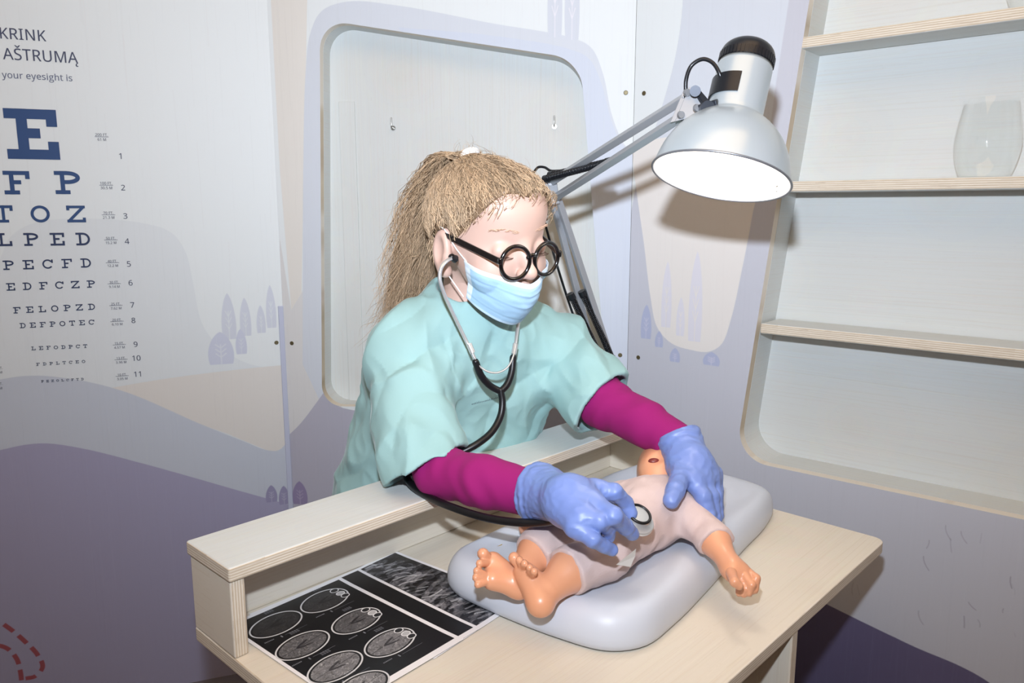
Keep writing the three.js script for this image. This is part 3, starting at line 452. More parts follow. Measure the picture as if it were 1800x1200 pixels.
  // black strap bracket that holds the housing
  { const a0 = 1.45, a1 = 3.15, pos = [], n = 24; const strap = []; for (let i = 0; i < n; i++) { const a = a0 + (a1 - a0) * i / (n - 1); const b = new THREE.BoxGeometry(.0016, .0225, .0031); b.translate(.0317, .0985, 0); b.rotateY(a + Math.PI / 2 - .35); strap.push(b); } head('strap_bracket', merge(strap), black); }
  const knuckle = V([0.2176, 1.0705, -0.885]);
  put('tilt_link', merge([bar(V([0.207, 1.0887, -0.902]), knuckle, .008, .006, nrm), cyl(knuckle.clone().add(new THREE.Vector3(-.004, -.002, -.012)), knuckle.clone().add(new THREE.Vector3(-.004, -.002, .012)), .0075), bar(V([0.2083, 1.0685, -0.888]), V([0.2252, 1.073, -0.876]), .01, .008, nrm), cyl(V([0.2057, 1.0899, -0.902]), V([0.2021, 1.0876, -0.886]), .006)]), std(0x2a2e36, .4, { metalness: .5 }));
  put('power_cable', merge([tube([[0.1964, 1.0829, -0.905], [0.1957, 1.1026, -0.905], [0.2014, 1.1179, -0.905], [0.2121, 1.1237, -0.9], [0.2218, 1.1192, -0.895], [0.2286, 1.1075, -0.89], [0.2315, 1.0991, -0.89]], .0023, 50), tube([[0.0329, 1.014, -1.2], [0.0396, 1.0213, -1.195], [0.0488, 1.0211, -1.19], [0.0578, 1.0156, -1.18], [0.0718, 1.0152, -1.172]], .002, 30), tube([[0.0329, 1.014, -1.2], [0.0385, 0.9913, -1.21], [0.0532, 0.9306, -1.215], [0.1023, 0.7825, -1.25], [0.1429, 0.689, -1.265], [0.1629, 0.6412, -1.28]], .002, 40)]), black);
  // printed approval marks inside the shade
  const light = new THREE.PointLight(0xffeedd, .04, 0, 2); light.name = 'desk_lamp_light'; const lp = new THREE.Vector3(0, .036, 0).applyMatrix4(M).add(off); light.position.copy(lp); light.castShadow = true; light.shadow.radius = .9; lamp.add(light);
}
// ---------- baby doll lying on the pad ----------
{
  const doll = group('baby_doll', 'vinyl baby doll in a pale pink romper lying on the pad', 'doll');
  const origin = V([0.1415, 0.557, -0.9296]); doll.position.copy(origin); const off = origin.clone().negate();
  const put = (name, g, m) => { g.translate(off.x, off.y, off.z); return mesh(name, g, m, doll); };
  const J = { pelvis: [0.1028, 0.592, -0.7998], chest: [0.1637, 0.597, -0.8844], neck: [0.193, 0.604, -0.9302], head: [0.2143, 0.615, -0.9758],
    lsh: [0.2042, 0.604, -0.8886], lel: [0.2302, 0.588, -0.8265], lwr: [0.2398, 0.574, -0.7847], lpalm: [0.2476, 0.569, -0.7828],
    rsh: [0.1324, 0.602, -0.9084], rel: [0.0753, 0.59, -0.9235], rwr: [0.0385, 0.584, -0.898], rhand: [0.0207, 0.58, -0.8833],
    rhip: [0.0795, 0.589, -0.8335], rknee: [0.0288, 0.588, -0.7984], rank: [0.0072, 0.577, -0.7603], rheel: [0.0071, 0.573, -0.7506], rball: [-0.0204, 0.593, -0.7617], rbal2: [-0.02, 0.582, -0.7454],
    lhip: [0.0985, 0.589, -0.7836], lknee: [0.0606, 0.588, -0.7536], lank: [0.0369, 0.579, -0.7293], lheel: [0.0285, 0.572, -0.717], lball: [0.0123, 0.592, -0.743], lbal2: [0.0191, 0.59, -0.7345] };
  const rt = [[-0.0302, 0.606, -0.7544], [-0.0333, 0.601, -0.7425], [-0.036, 0.596, -0.7362], [-0.037, 0.59, -0.7333], [-0.0347, 0.584, -0.7305]], lt = [[0.0023, 0.606, -0.7451], [0.0075, 0.609, -0.7336], [0.0126, 0.609, -0.7259], [0.0176, 0.608, -0.7192], [0.0219, 0.607, -0.7127]], tr = [.0062, .0042, .004, .0038, .004];
  const fing = [[[0.2541, 0.573, -0.7827], [0.2607, 0.571, -0.7696], [0.2584, 0.56, -0.7645]], [[0.25, 0.572, -0.7728], [0.2544, 0.566, -0.7642], [0.2524, 0.557, -0.764]], [[0.2466, 0.568, -0.773], [0.2492, 0.561, -0.7663], [0.2474, 0.554, -0.7672]], [[0.2447, 0.564, -0.7783], [0.2456, 0.558, -0.7721], [0.2439, 0.553, -0.7716]]], thumb = [[0.2333, 0.578, -0.7686], [0.2318, 0.577, -0.7502], [0.2367, 0.573, -0.7481]];
  const bodyF = (x, y, z) => {
    let d = cap(x, y, z, J.pelvis, J.chest, .028, .033);
    d = smin(d, cap(x, y, z, J.chest, J.neck, .03, .022), .02);
    d = smin(d, ell(x, y, z, J.head, [.049, .052, .053]), .012);
    d = smin(d, chain(x, y, z, [J.lsh, J.lel, J.lwr, J.lpalm], [.018, .0155, .0108, .0122], .012), .012);
    d = smin(d, chain(x, y, z, [J.rsh, J.rel, J.rwr, J.rhand], [.02, .018, .012, .013], .012), .012);
    d = smin(d, chain(x, y, z, [J.rhip, J.rknee, J.rank], [.022, .0205, .0145], .01), .014);
    d = smin(d, chain(x, y, z, [J.lhip, J.lknee, J.lank], [.022, .0205, .015], .01), .014);
    d = smin(d, smin(chain(x, y, z, [J.rank, J.rheel, J.rball], [.013, .0122, .0112], .008), cap(x, y, z, J.rheel, J.rbal2, .0115, .0112), .008), .005);
    d = smin(d, smin(chain(x, y, z, [J.lank, J.lheel, J.lball], [.013, .0122, .0105], .008), cap(x, y, z, J.lheel, J.lbal2, .0115, .0105), .008), .004);
    for (let i = 0; i < 5; i++) { d = smin(d, cap(x, y, z, i < 2 ? J.rball : J.rbal2, rt[i], .004, tr[i]), .0012); d = smin(d, cap(x, y, z, i < 3 ? J.lball : J.lbal2, lt[i], .004, tr[i]), .0012); }
    for (const f of fing) d = smin(d, chain(x, y, z, f, [.0052, .0047, .004], .002), .0008);
    d = smin(d, chain(x, y, z, thumb, [.0058, .0052, .0044], .002), .0015);
    // face: nose, cheeks and the open mouth
    const h = J.head; d = smin(d, ball(x, y, z, [h[0] - .030, h[1] + .012, h[2] + .028], .020), .02); d = smin(d, ball(x, y, z, [h[0] - .018, h[1] + .038, h[2] + .030], .0075), .006);
    d = smax(d, -ell(x, y, z, mouth, [.013, .008, .009]), .006); return d;
  };
  const mouth = [0.1798, 0.652, -0.937];
  const lo = [-.09, .548, -1.10], hi = [.34, .70, -.66];
  const vinyl = std(0xdf9f7a, .36, { clearcoat: .25, clearcoatRoughness: .3 });
  put('body', skin(bodyF, lo, hi, .002), vinyl);
  // romper: short legs and half sleeves cut open at the hems
  const cut = (x, y, z, a, b, ra, rb, hem) => { const L = Math.hypot(b[0] - a[0], b[1] - a[1], b[2] - a[2]), q = ((x - a[0]) * (b[0] - a[0]) + (y - a[1]) * (b[1] - a[1]) + (z - a[2]) * (b[2] - a[2])) / L; return smax(cap(x, y, z, a, b, ra, rb), q - hem * L, .003); };
  const lfore = Math.hypot(J.lwr[0] - J.lel[0], J.lwr[1] - J.lel[1], J.lwr[2] - J.lel[2]);
  const romper = (x, y, z) => {
    let d = chain(x, y, z, [J.pelvis, J.chest], [.034, .0405], .02);
    d = smin(d, smax(cap(x, y, z, J.chest, J.neck, .041, .03), -(ball(x, y, z, J.head, .0525)), .004), .02);
    { const q = ((x - J.lel[0]) * (J.lwr[0] - J.lel[0]) + (y - J.lel[1]) * (J.lwr[1] - J.lel[1]) + (z - J.lel[2]) * (J.lwr[2] - J.lel[2])) / lfore; d = smin(d, smax(chain(x, y, z, [J.lsh, J.lel, J.lwr], [.0245, .0200, .0180], .01), q - .006, .002), .016); } d = smin(d, cut(x, y, z, J.rsh, J.rwr, .026, .021, .6), .016);
    for (const [h, k, a, o] of [[J.rhip, J.rknee, J.rank, .013], [J.lhip, J.lknee, J.lank, .007]]) { const nx = a[0] - h[0], ny = a[1] - h[1], nz = a[2] - h[2], L = Math.hypot(nx, ny, nz); d = smin(d, smax(chain(x, y, z, [h, k, a], [.0285, .0248, .0225], .01), ((x - k[0]) * nx + (y - k[1]) * ny + (z - k[2]) * nz) / L - o, .002), .008); }
    return d + .0016 * noise(x * 55, y * 55, z * 55) + .0030 * Math.sqrt(.01 + noise(x * 26 + 9, y * 34, z * 26) ** 2) + .0022 * Math.sqrt(.01 + noise((x + z) * 50, y * 46, (z - x) * 20) ** 2);
  };
  const knit = canvasTex(256, 256, (g, w, h) => { g.fillStyle = '#808080'; g.fillRect(0, 0, w, h); for (let i = 0; i < 9000; i++) { const v = rr(90, 170) | 0; g.fillStyle = `rgb(${v},${v},${v})`; g.fillRect(rnd() * w, rnd() * h, 2, 2); } }, false); knit.repeat.set(14, 14);
  put('romper', skin(romper, lo, hi, .003), std(0xcfbab5, .85, { sheen: .4, sheenColor: new THREE.Color(0xffffff), sheenRoughness: .6, bumpMap: knit, bumpScale: .0006 }));
  put('mouth', new THREE.SphereGeometry(.0105, 16, 10).scale(.75, .42, .5).translate(mouth[0] + .001, mouth[1] - .009, mouth[2] - .005), std(0x7c332d, .4));
  // sewn-in care label
  { const q = [[0.1048, 0.607, -0.7275], [0.1288, 0.612, -0.7536], [0.129, 0.6, -0.7604], [0.1234, 0.592, -0.7532]], pos = [], n = new THREE.Vector3(0, .0004, .0006); const f = q.map((p) => V(p).add(n)), b = q.map((p) => V(p).sub(n)); const T = (a, c, d) => pos.push(a.x, a.y, a.z, c.x, c.y, c.z, d.x, d.y, d.z); for (let i = 1; i < 3; i++) { T(f[0], f[i + 1], f[i]); T(b[0], b[i], b[i + 1]); } for (let i = 0; i < 4; i++) { const j = (i + 1) % 4; T(b[i], f[i], f[j]); T(b[i], f[j], b[j]); } const g = new THREE.BufferGeometry(); g.setAttribute('position', new THREE.Float32BufferAttribute(pos, 3)); g.computeVertexNormals(); const m = put('care_label', g, std(0xeef0ee, .6)); m.userData.label = 'white care label'; }
  const cord = mesh('gold_cord', tube([[-0.0124, 0.5605, -0.8762], [-0.0197, 0.5605, -0.8667], [-0.0206, 0.5605, -0.8483], [-0.0144, 0.5605, -0.8335], [-0.0046, 0.5605, -0.8349], [-0.002, 0.5605, -0.8498], [0.004, 0.5605, -0.8544]], .0007, 40, 6), std(0xc9a94a, .35, { metalness: .7 }), scene); tag(cord, 'thin gold cord curling on the pad by the doll\'s feet', 'cord');
}
// ---------- the child playing doctor ----------
const person = group('person', 'child in mint gown and blue gloves leaning over the desk', 'person');
person.position.set(-.1, 0, -1.12);
const pOff = person.position.clone().negate();
const wear = (name, g, m, label) => { g.translate(pOff.x, pOff.y, pOff.z); const o = mesh(name, g, m, person); if (label) o.userData.label = label; return o; };
// head frame: +x her left, +y crown, +z face
const HY = 37 * Math.PI / 180, HP = 9 * Math.PI / 180, HR = 3.5 * Math.PI / 180, HS = .978, hz = new THREE.Vector3(Math.sin(HY) * Math.cos(HP), -Math.sin(HP), Math.cos(HY) * Math.cos(HP)), hx = new THREE.Vector3(Math.cos(HY), 0, -Math.sin(HY)).applyAxisAngle(hz, HR), hy = new THREE.Vector3().crossVectors(hz, hx);
const HO = V([-0.0345, 0.9381, -1.03]), HM = new THREE.Matrix4().makeBasis(hx, hy, hz).scale(new THREE.Vector3(HS, HS, HS)).setPosition(HO), HI = HM.clone().invert();
const toHead = (a) => V(a).applyMatrix4(HM);
const fromWorld = (a) => V(a).applyMatrix4(HI);
const neckTop = toHead([0, -.05, -.028]).toArray(), neckLow = [-0.06, 0.8052, -1.09];
const headF = (x, y, z) => {
  let d = ell(x, y, z, [0, .008, -.004], [.064, .072, .087]);
  d = smin(d, ell(x, y, z, [0, -.035, .036], [.050, .066, .050]), .03);
  d = smin(d, ell(x, y, z, [0, .034, .056], [.047, .032, .036]), .03);
  d = smin(d, ball(x, y, z, [0, -.086, .052], .020), .03);
  const ax = Math.abs(x);
  d = smin(d, ell(ax, y, z, [.030, -.046, .060], [.022, .022, .020]), .02);
  d = smax(d, -ball(ax, y, z, [.0285, -.015, .097], .0115), .014);
  d = smin(d, ell(ax, y, z, [.0285, -.0165, .0775], [.0125, .0105, .0085]), .006);
  d = smin(d, cap(x, y, z, [0, -.012, .084], [0, -.043, .1015], .0065, .0092), .011);
  d = smin(d, ball(ax, y, z, [.0085, -.0465, .0945], .0062), .005);
  d = smax(d, -ball(ax, y, z, [.0052, -.0540, .0985], .0028), .003);
  d = smin(d, ell(x, y, z, [0, -.066, .082], [.018, .008, .008]), .008);
  // ears
  let e = ell(ax, y, z, [.0675, -.030, -.002], [.0085, .029, .0185]); e = smin(e, ball(ax, y, z, [.0645, -.056, .003], .0085), .008);
  e = smax(e, -ell(ax, y, z, [.0765, -.026, .000], [.0075, .0185, .0105]), .004); e = smin(e, cap(ax, y, z, [.0675, -.034, .010], [.066, -.040, .012], .0045, .004), .004);
  d = smin(d, e, .006);
  d = smin(d, cap(x, y, z, [0, -.03, -.03], [0, -.12, -.045], .036, .034), .02); return d;
};
const W3 = (x, y, z) => [x, y, z];
const A = { // arm joints
  rsh: [-0.1543, 0.7733, -1.03], rel: [-0.0871, 0.6447, -0.898], rwr: [0.0347, 0.6468, -0.815], lsh: [0.0625, 0.7603, -1.16], lel: [0.129, 0.692, -1.05], lwr: [0.2193, 0.6606, -0.955],
  tr: [-0.1101, 0.7401, -1.085], trl: [-0.1654, 0.5145, -1.135], tl: [-0.0172, 0.7202, -1.14], tll: [-0.0569, 0.4892, -1.225], ntop: [-0.0596, 0.8157, -1.085] };
const hipR = [A.trl[0] + .02, .50, A.trl[2]], hipL = [A.tll[0] - .01, .50, A.tll[2]], footR = [hipR[0], .035, hipR[2]], footL = [hipL[0], .035, hipL[2]];
const bodyF2 = (x, y, z) => {
  let d = cap(x, y, z, A.tr, hipR, .062, .065); d = smin(d, cap(x, y, z, A.tl, hipL, .055, .065), .06);
  d = smin(d, chain(x, y, z, [[-0.1286, 0.7651, -1.04], A.ntop, A.lsh], [.026, .04, .03], .03), .03); d = smin(d, cap(x, y, z, A.ntop, neckTop, .034, .033), .02);
  d = smin(d, chain(x, y, z, [[-0.1287, 0.7611, -1.04], [-0.1152, 0.6772, -0.955], A.rel, A.rwr], [.024, .023, .022, .018], .01), .02); d = smin(d, chain(x, y, z, [A.lsh, A.lel, A.lwr], [.031, .024, .018], .01), .02);
  for (const [h, f] of [[hipR, footR], [hipL, footL]]) { const k = [h[0] + .005, .27, h[2] + .012]; d = smin(d, chain(x, y, z, [h, k, [f[0], .06, f[2]]], [.055, .042, .028], .02), .03); d = smin(d, cap(x, y, z, [f[0], .03, f[2]], [f[0] + .06, .024, f[2] + .055], .028, .022), .02); }
  return d;
};
const skinM = std(0xcfae9f, .5, { sheen: .25, sheenColor: new THREE.Color(0xffe4d8), sheenRoughness: .5 });
{
  const h = skin(headF, [-.09, -.14, -.11], [.09, .11, .125], .0024); h.applyMatrix4(HM);
  const b = skin(bodyF2, [-.36, -.01, -1.40], [.36, 1.0, -.74], .011);
  wear('body', merge([h, b]), skinM);
}
// leggings and shoes (below the desk)
{
  const f = (x, y, z) => { let d = 1e9; for (const [h, ft] of [[hipR, footR], [hipL, footL]]) { const k = [h[0] + .005, .27, h[2] + .012]; d = smin(d, chain(x, y, z, [[h[0], .52, h[2]], k, [ft[0], .075, ft[2]]], [.066, .05, .034], .02), .03); } return smax(d, .075 - y, .006); };
  wear('leggings', skin(f, [-.36, .05, -1.42], [.2, .62, -.95], .010), std(0x3b3550, .8));
  for (const ft of [footR, footL]) { const s = (x, y, z) => smax(smin(cap(x, y, z, [ft[0], .034, ft[2]], [ft[0] + .06, .028, ft[2] + .055], .034, .028), cap(x, y, z, [ft[0], .06, ft[2]], [ft[0], .085, ft[2]], .036, .036), .02), .003 - y, .004); wear('shoe', skin(s, [ft[0] - .06, -.01, ft[2] - .06], [ft[0] + .12, .14, ft[2] + .12], .006), std(0x8a6f86, .6)); }
}
// magenta shirt sleeves
const shirtM = std(0x930a66, .9);
for (const [pts, rs, lo, hi, hemA, hemB] of [
  [[[-0.1305, 0.7454, -1.02], [-0.1152, 0.6772, -0.955], A.rel, [-0.0329, 0.6488, -0.853], [0.039, 0.6466, -0.812]], [.03, .031, .0305, .0288, .0262], [-.30, .55, -1.1], [.09, .95, -.76], [0.0329, 0.6464, -0.816], [0.039, 0.6466, -0.812]],
  [[A.lsh, A.lel, [0.1751, 0.6781, -1], [0.2227, 0.6583, -0.95]], [.034, .035, .0295, .0252], [-.02, .6, -1.24], [.28, .95, -.88], [0.218, 0.6618, -0.956], [0.2227, 0.6583, -0.95]]]) {
  const dir = V(hemB).sub(V(hemA)).normalize();
  const f = (x, y, z) => { let d = chain(x, y, z, pts, rs, .012); const t = x * dir.x + y * dir.y + z * dir.z; d += .0013 * Math.sin(t * 230 + 5 * noise(x * 14, y * 14, z * 14)) * (.5 + noise(x * 22, y * 22, z * 22)); return smax(d, t - (hemB[0] * dir.x + hemB[1] * dir.y + hemB[2] * dir.z), .003); };
  wear('shirt_sleeve', skin(f, lo, hi, .0042), shirtM, 'magenta long sleeve under the gown');
}
// mint gown with wide short sleeves
{
  const hemR = { p: [-0.1094, 0.6369, -0.935], n: new THREE.Vector3(.44, -.86, .26).normalize() }, hemL = { p: [0.1286, 0.6861, -1.06], n: new THREE.Vector3(.70, -.46, .55).normalize() };
  const sR = [[-0.1451, 0.7685, -1.03], [-0.1244, 0.6941, -0.962], [-0.0932, 0.6172, -0.892]], sL = [[0.0593, 0.7541, -1.165], [0.0995, 0.7159, -1.1], [0.1451, 0.6696, -1.03]];
  const plane = (x, y, z, h) => (x - h.p[0]) * h.n.x + (y - h.p[1]) * h.n.y + (z - h.p[2]) * h.n.z;
  const folds = [ // [start, end, radius, depth]: soft creases pressed into the cloth
    [[-0.0744, 0.7593, -0.99], [-0.0646, 0.6895, -0.965], .010], [[0.0278, 0.7694, -1.06], [0.0322, 0.6795, -1.06], .010], [[-0.1853, 0.7187, -1], [-0.1563, 0.6419, -0.97], .009], [[0.0742, 0.7555, -1.1], [0.036, 0.7125, -1.06], .007], [[-0.0897, 0.7878, -1], [-0.0815, 0.7528, -0.985], .007], [[-0.0309, 0.706, -1.02], [0, 0.6209, -1.06], .009], [[0.0241, 0.7043, -1.06], [0.0041, 0.6145, -1.08], .008], [[-0.1147, 0.7895, -0.99], [-0.1466, 0.7624, -0.975], .007], [[-0.1239, 0.7634, -0.97], [-0.0796, 0.7222, -0.955], .007]];
  const f = (x, y, z) => {
    let d = cap(x, y, z, A.tr, A.trl, .083, .100); d = smin(d, cap(x, y, z, A.tl, A.tll, .074, .095), .09); d = smin(d, cap(x, y, z, A.trl, [A.trl[0], .40, A.trl[2]], .100, .105), .03); d = smin(d, cap(x, y, z, A.tll, [A.tll[0], .40, A.tll[2]], .095, .1), .03);
    d = smin(d, cap(x, y, z, [-0.1613, 0.7202, -1.14], [-0.2028, 0.489, -1.2], .045, .072), .06);
    d = smin(d, chain(x, y, z, [sR[0], A.ntop, sL[0]], [.041, .054, .043], .03), .05);
    const q = noise(x * 4, y * 4, z * 4) * .12, n = .015 * (Math.abs(noise((x + q) * 11, (y + q) * 6, (z - q) * 11)) - .22) - .011 * (Math.abs(noise((x - y * .6) * 14 + 7, (y + x * .5) * 9, z * 12)) - .2) + .0038 * (Math.abs(noise((x + y * .8) * 27 + 3, (y - x) * 15, (z + y * .5) * 27)) - .2);
    const armR = chain(x, y, z, sR, [.047, .054, .060], .01), armL = chain(x, y, z, sL, [.050, .053, .056], .01), pR = plane(x, y, z, hemR), pL = plane(x, y, z, hemL);
    d = smin(d, smax(armR, pR, .003), .045); d = smin(d, smax(armL, pL, .003), .04); d += n;
    for (const [a, b, r] of folds) { const R = r * 2.6, q = cap(x, y, z, a, b, 0, 0); if (q < R) { const w = 1 - q / R; d += .004 * w * w * w; } }
    // neck opening, then the hollow of each sleeve, parallel to its outside
    d = smax(d, -cap(x, y, z, A.ntop, neckTop, .044, .052), .008);
    d = smax(d, -smax(armR + n + .0085, -pR - .045, .008), .003); d = smax(d, -smax(armL + n + .0085, -pL - .05, .008), .003);
    return smax(d, .36 - y, .004);
  };
  const weave = canvasTex(256, 256, (g, w, h) => { g.fillStyle = '#808080'; g.fillRect(0, 0, w, h); for (let i = 0; i < 6000; i++) { const v = rr(100, 156) | 0; g.fillStyle = `rgb(${v},${v},${v})`; g.fillRect(rnd() * w, rnd() * h, 2, 3); } }, false); weave.repeat.set(10, 10);
  const gown = wear('gown', skin(f, [-.42, .35, -1.40], [.24, .98, -.80], .0038), std(0x98bebd, .8, { sheen: .3, sheenColor: new THREE.Color(0xffffff), sheenRoughness: .5, bumpMap: weave, bumpScale: .0003 }), 'mint green short-sleeved surgical gown');
  { // faint, unreadable small print across the chest
    person.updateMatrixWorld(true); const t = canvasTex(256, 64, (g, w, h) => { g.clearRect(0, 0, w, h); g.strokeStyle = 'rgba(90,110,120,.8)'; g.lineWidth = 3; for (let i = 0; i < 17; i++) { const x = 10 + i * 14; g.beginPath(); g.moveTo(x, 38 - i * .6); g.lineTo(x + 3, rr(22, 30) - i * .6); g.lineTo(x + 6, 36 - i * .6); g.lineTo(x + 9, rr(26, 34) - i * .6); g.stroke(); } });
    const at = [-0.0367, 0.6987, -1.03], dg = new DecalGeometry(gown, V(at), new THREE.Euler(-.1, .1, .1), new THREE.Vector3(.042, .0105, .12)); if (dg.attributes.position && dg.attributes.position.count) { dg.translate(pOff.x, pOff.y, pOff.z); mesh('chest_print', dg, std(0xffffff, .8, { map: t, transparent: true, polygonOffset: true, polygonOffsetFactor: -1 }), gown); } }
}
// nitrile gloves: the hands themselves
const gloveM = std(0x758cca, .42, { clearcoat: .12, clearcoatRoughness: .5 });
function glove(parts, palm, cuff, lo, hi, label) {
  const f = (x, y, z) => {
    let d = 1e9; for (const [a, b, ra, rb] of palm) d = smin(d, cap(x, y, z, a, b, ra, rb), .016);
    let g = 1e9; for (const [pts, rs] of parts) g = smin(g, chain(x, y, z, pts, rs, .003), .0022);
    d = smin(d, g, .007);
    const q = cuff.n, t = (x - cuff.p[0]) * q[0] + (y - cuff.p[1]) * q[1] + (z - cuff.p[2]) * q[2];
    d += .0013 * (Math.abs(noise(x * 80, y * 120, z * 80)) - .2) + .0007 * Math.sin(t * 520 + 6 * noise(x * 30, y * 30, z * 30)) * Math.exp(-t * t * 1800);
    return smax(d, -t, .002);
  };
  wear('glove', skin(f, lo, hi, .0021), gloveM, label);
}
{ // her right hand, pinching the chestpiece
  const w0 = [0.028, 0.6468, -0.822], w1 = [0.039, 0.6486, -0.812], mid = [0.0581, 0.666, -0.7491], n = V(w1).sub(V(w0)).normalize().toArray();
  const k = [[0.0864, 0.671, -0.7649], [0.0796, 0.67, -0.7328], [0.0688, 0.665, -0.713], [0.0619, 0.655, -0.7089]];
  glove([[[k[0], [0.1057, 0.672, -0.759], [0.1196, 0.655, -0.7707], [0.1247, 0.645, -0.7674]], [.0102, .0088, .0078, .0072]],
    [[k[1], [0.0977, 0.668, -0.7057], [0.1131, 0.648, -0.7252], [0.1215, 0.637, -0.7338]], [.0106, .0092, .008, .0072]],
    [[k[2], [0.0844, 0.663, -0.7038], [0.0932, 0.648, -0.7197], [0.0949, 0.64, -0.7229]], [.0102, .0092, .0085, .008]],
    [[k[3], [0.0773, 0.648, -0.6957], [0.0893, 0.638, -0.7037], [0.0977, 0.632, -0.7078]], [.0092, .0078, .0068, .0062]],
    [[[0.0622, 0.65, -0.8032], [0.0963, 0.64, -0.8291], [0.1197, 0.637, -0.8029]], [.012, .0092, .0078]]],
    [[w0, mid, .030, .023], [mid, k[0], .019, .0125], [mid, k[1], .021, .0125], [mid, k[2], .019, .012], [mid, k[3], .016, .0105], [[0.0317, 0.6476, -0.818], [0.0366, 0.6478, -0.814], .0315, .0285]],
    { p: [0.0242, 0.646, -0.824], n }, [.0, .60, -.90], [.19, .73, -.66], 'blue glove pinching the stethoscope chestpiece');
}
{ // her left hand, thumb on the doll's chest and fingers round its arm
  const w0 = [0.2137, 0.6703, -0.958], w1 = [0.2219, 0.6501, -0.945], n = V(w1).sub(V(w0)).normalize().toArray(), mid = [0.2217, 0.6458, -0.918];
  const k = [[0.2157, 0.64, -0.885], [0.2288, 0.6356, -0.893], [0.2418, 0.6324, -0.906], [0.2515, 0.6325, -0.922]];
  glove([[[[0.2109, 0.6523, -0.925], [0.202, 0.6428, -0.885], [0.1898, 0.637, -0.855], [0.1819, 0.6318, -0.838]], [.0138, .0125, .0112, .0098]],
    [[k[0], [0.2259, 0.625, -0.868], [0.232, 0.6041, -0.862], [0.2181, 0.5851, -0.868], [0.2133, 0.5749, -0.875]], [.0105, .0098, .0088, .008, .007]],
    [[k[1], [0.2375, 0.6219, -0.876], [0.2405, 0.598, -0.868], [0.23, 0.5744, -0.876]], [.0105, .0095, .0085, .007]],
    [[k[2], [0.2466, 0.6172, -0.892], [0.2475, 0.595, -0.884], [0.2419, 0.5705, -0.89]], [.01, .0092, .0082, .007]],
    [[k[3], [0.2528, 0.6169, -0.908], [0.2544, 0.5952, -0.905], [0.2509, 0.5789, -0.905]], [.009, .008, .007, .006]]],
    [[w0, mid, .0245, .022], [mid, k[0], .02, .013], [mid, k[1], .021, .013], [mid, k[2], .02, .0125], [mid, k[3], .018, .011], [mid, [0.2105, 0.6466, -0.922], .019, .014], [[0.2167, 0.6645, -0.957], [0.2187, 0.6585, -0.952], .0272, .0255]],
    { p: [0.2123, 0.6736, -0.962], n }, [.10, .55, -1.02], [.31, .76, -.80], 'blue glove gripping the doll\'s shoulder');
}
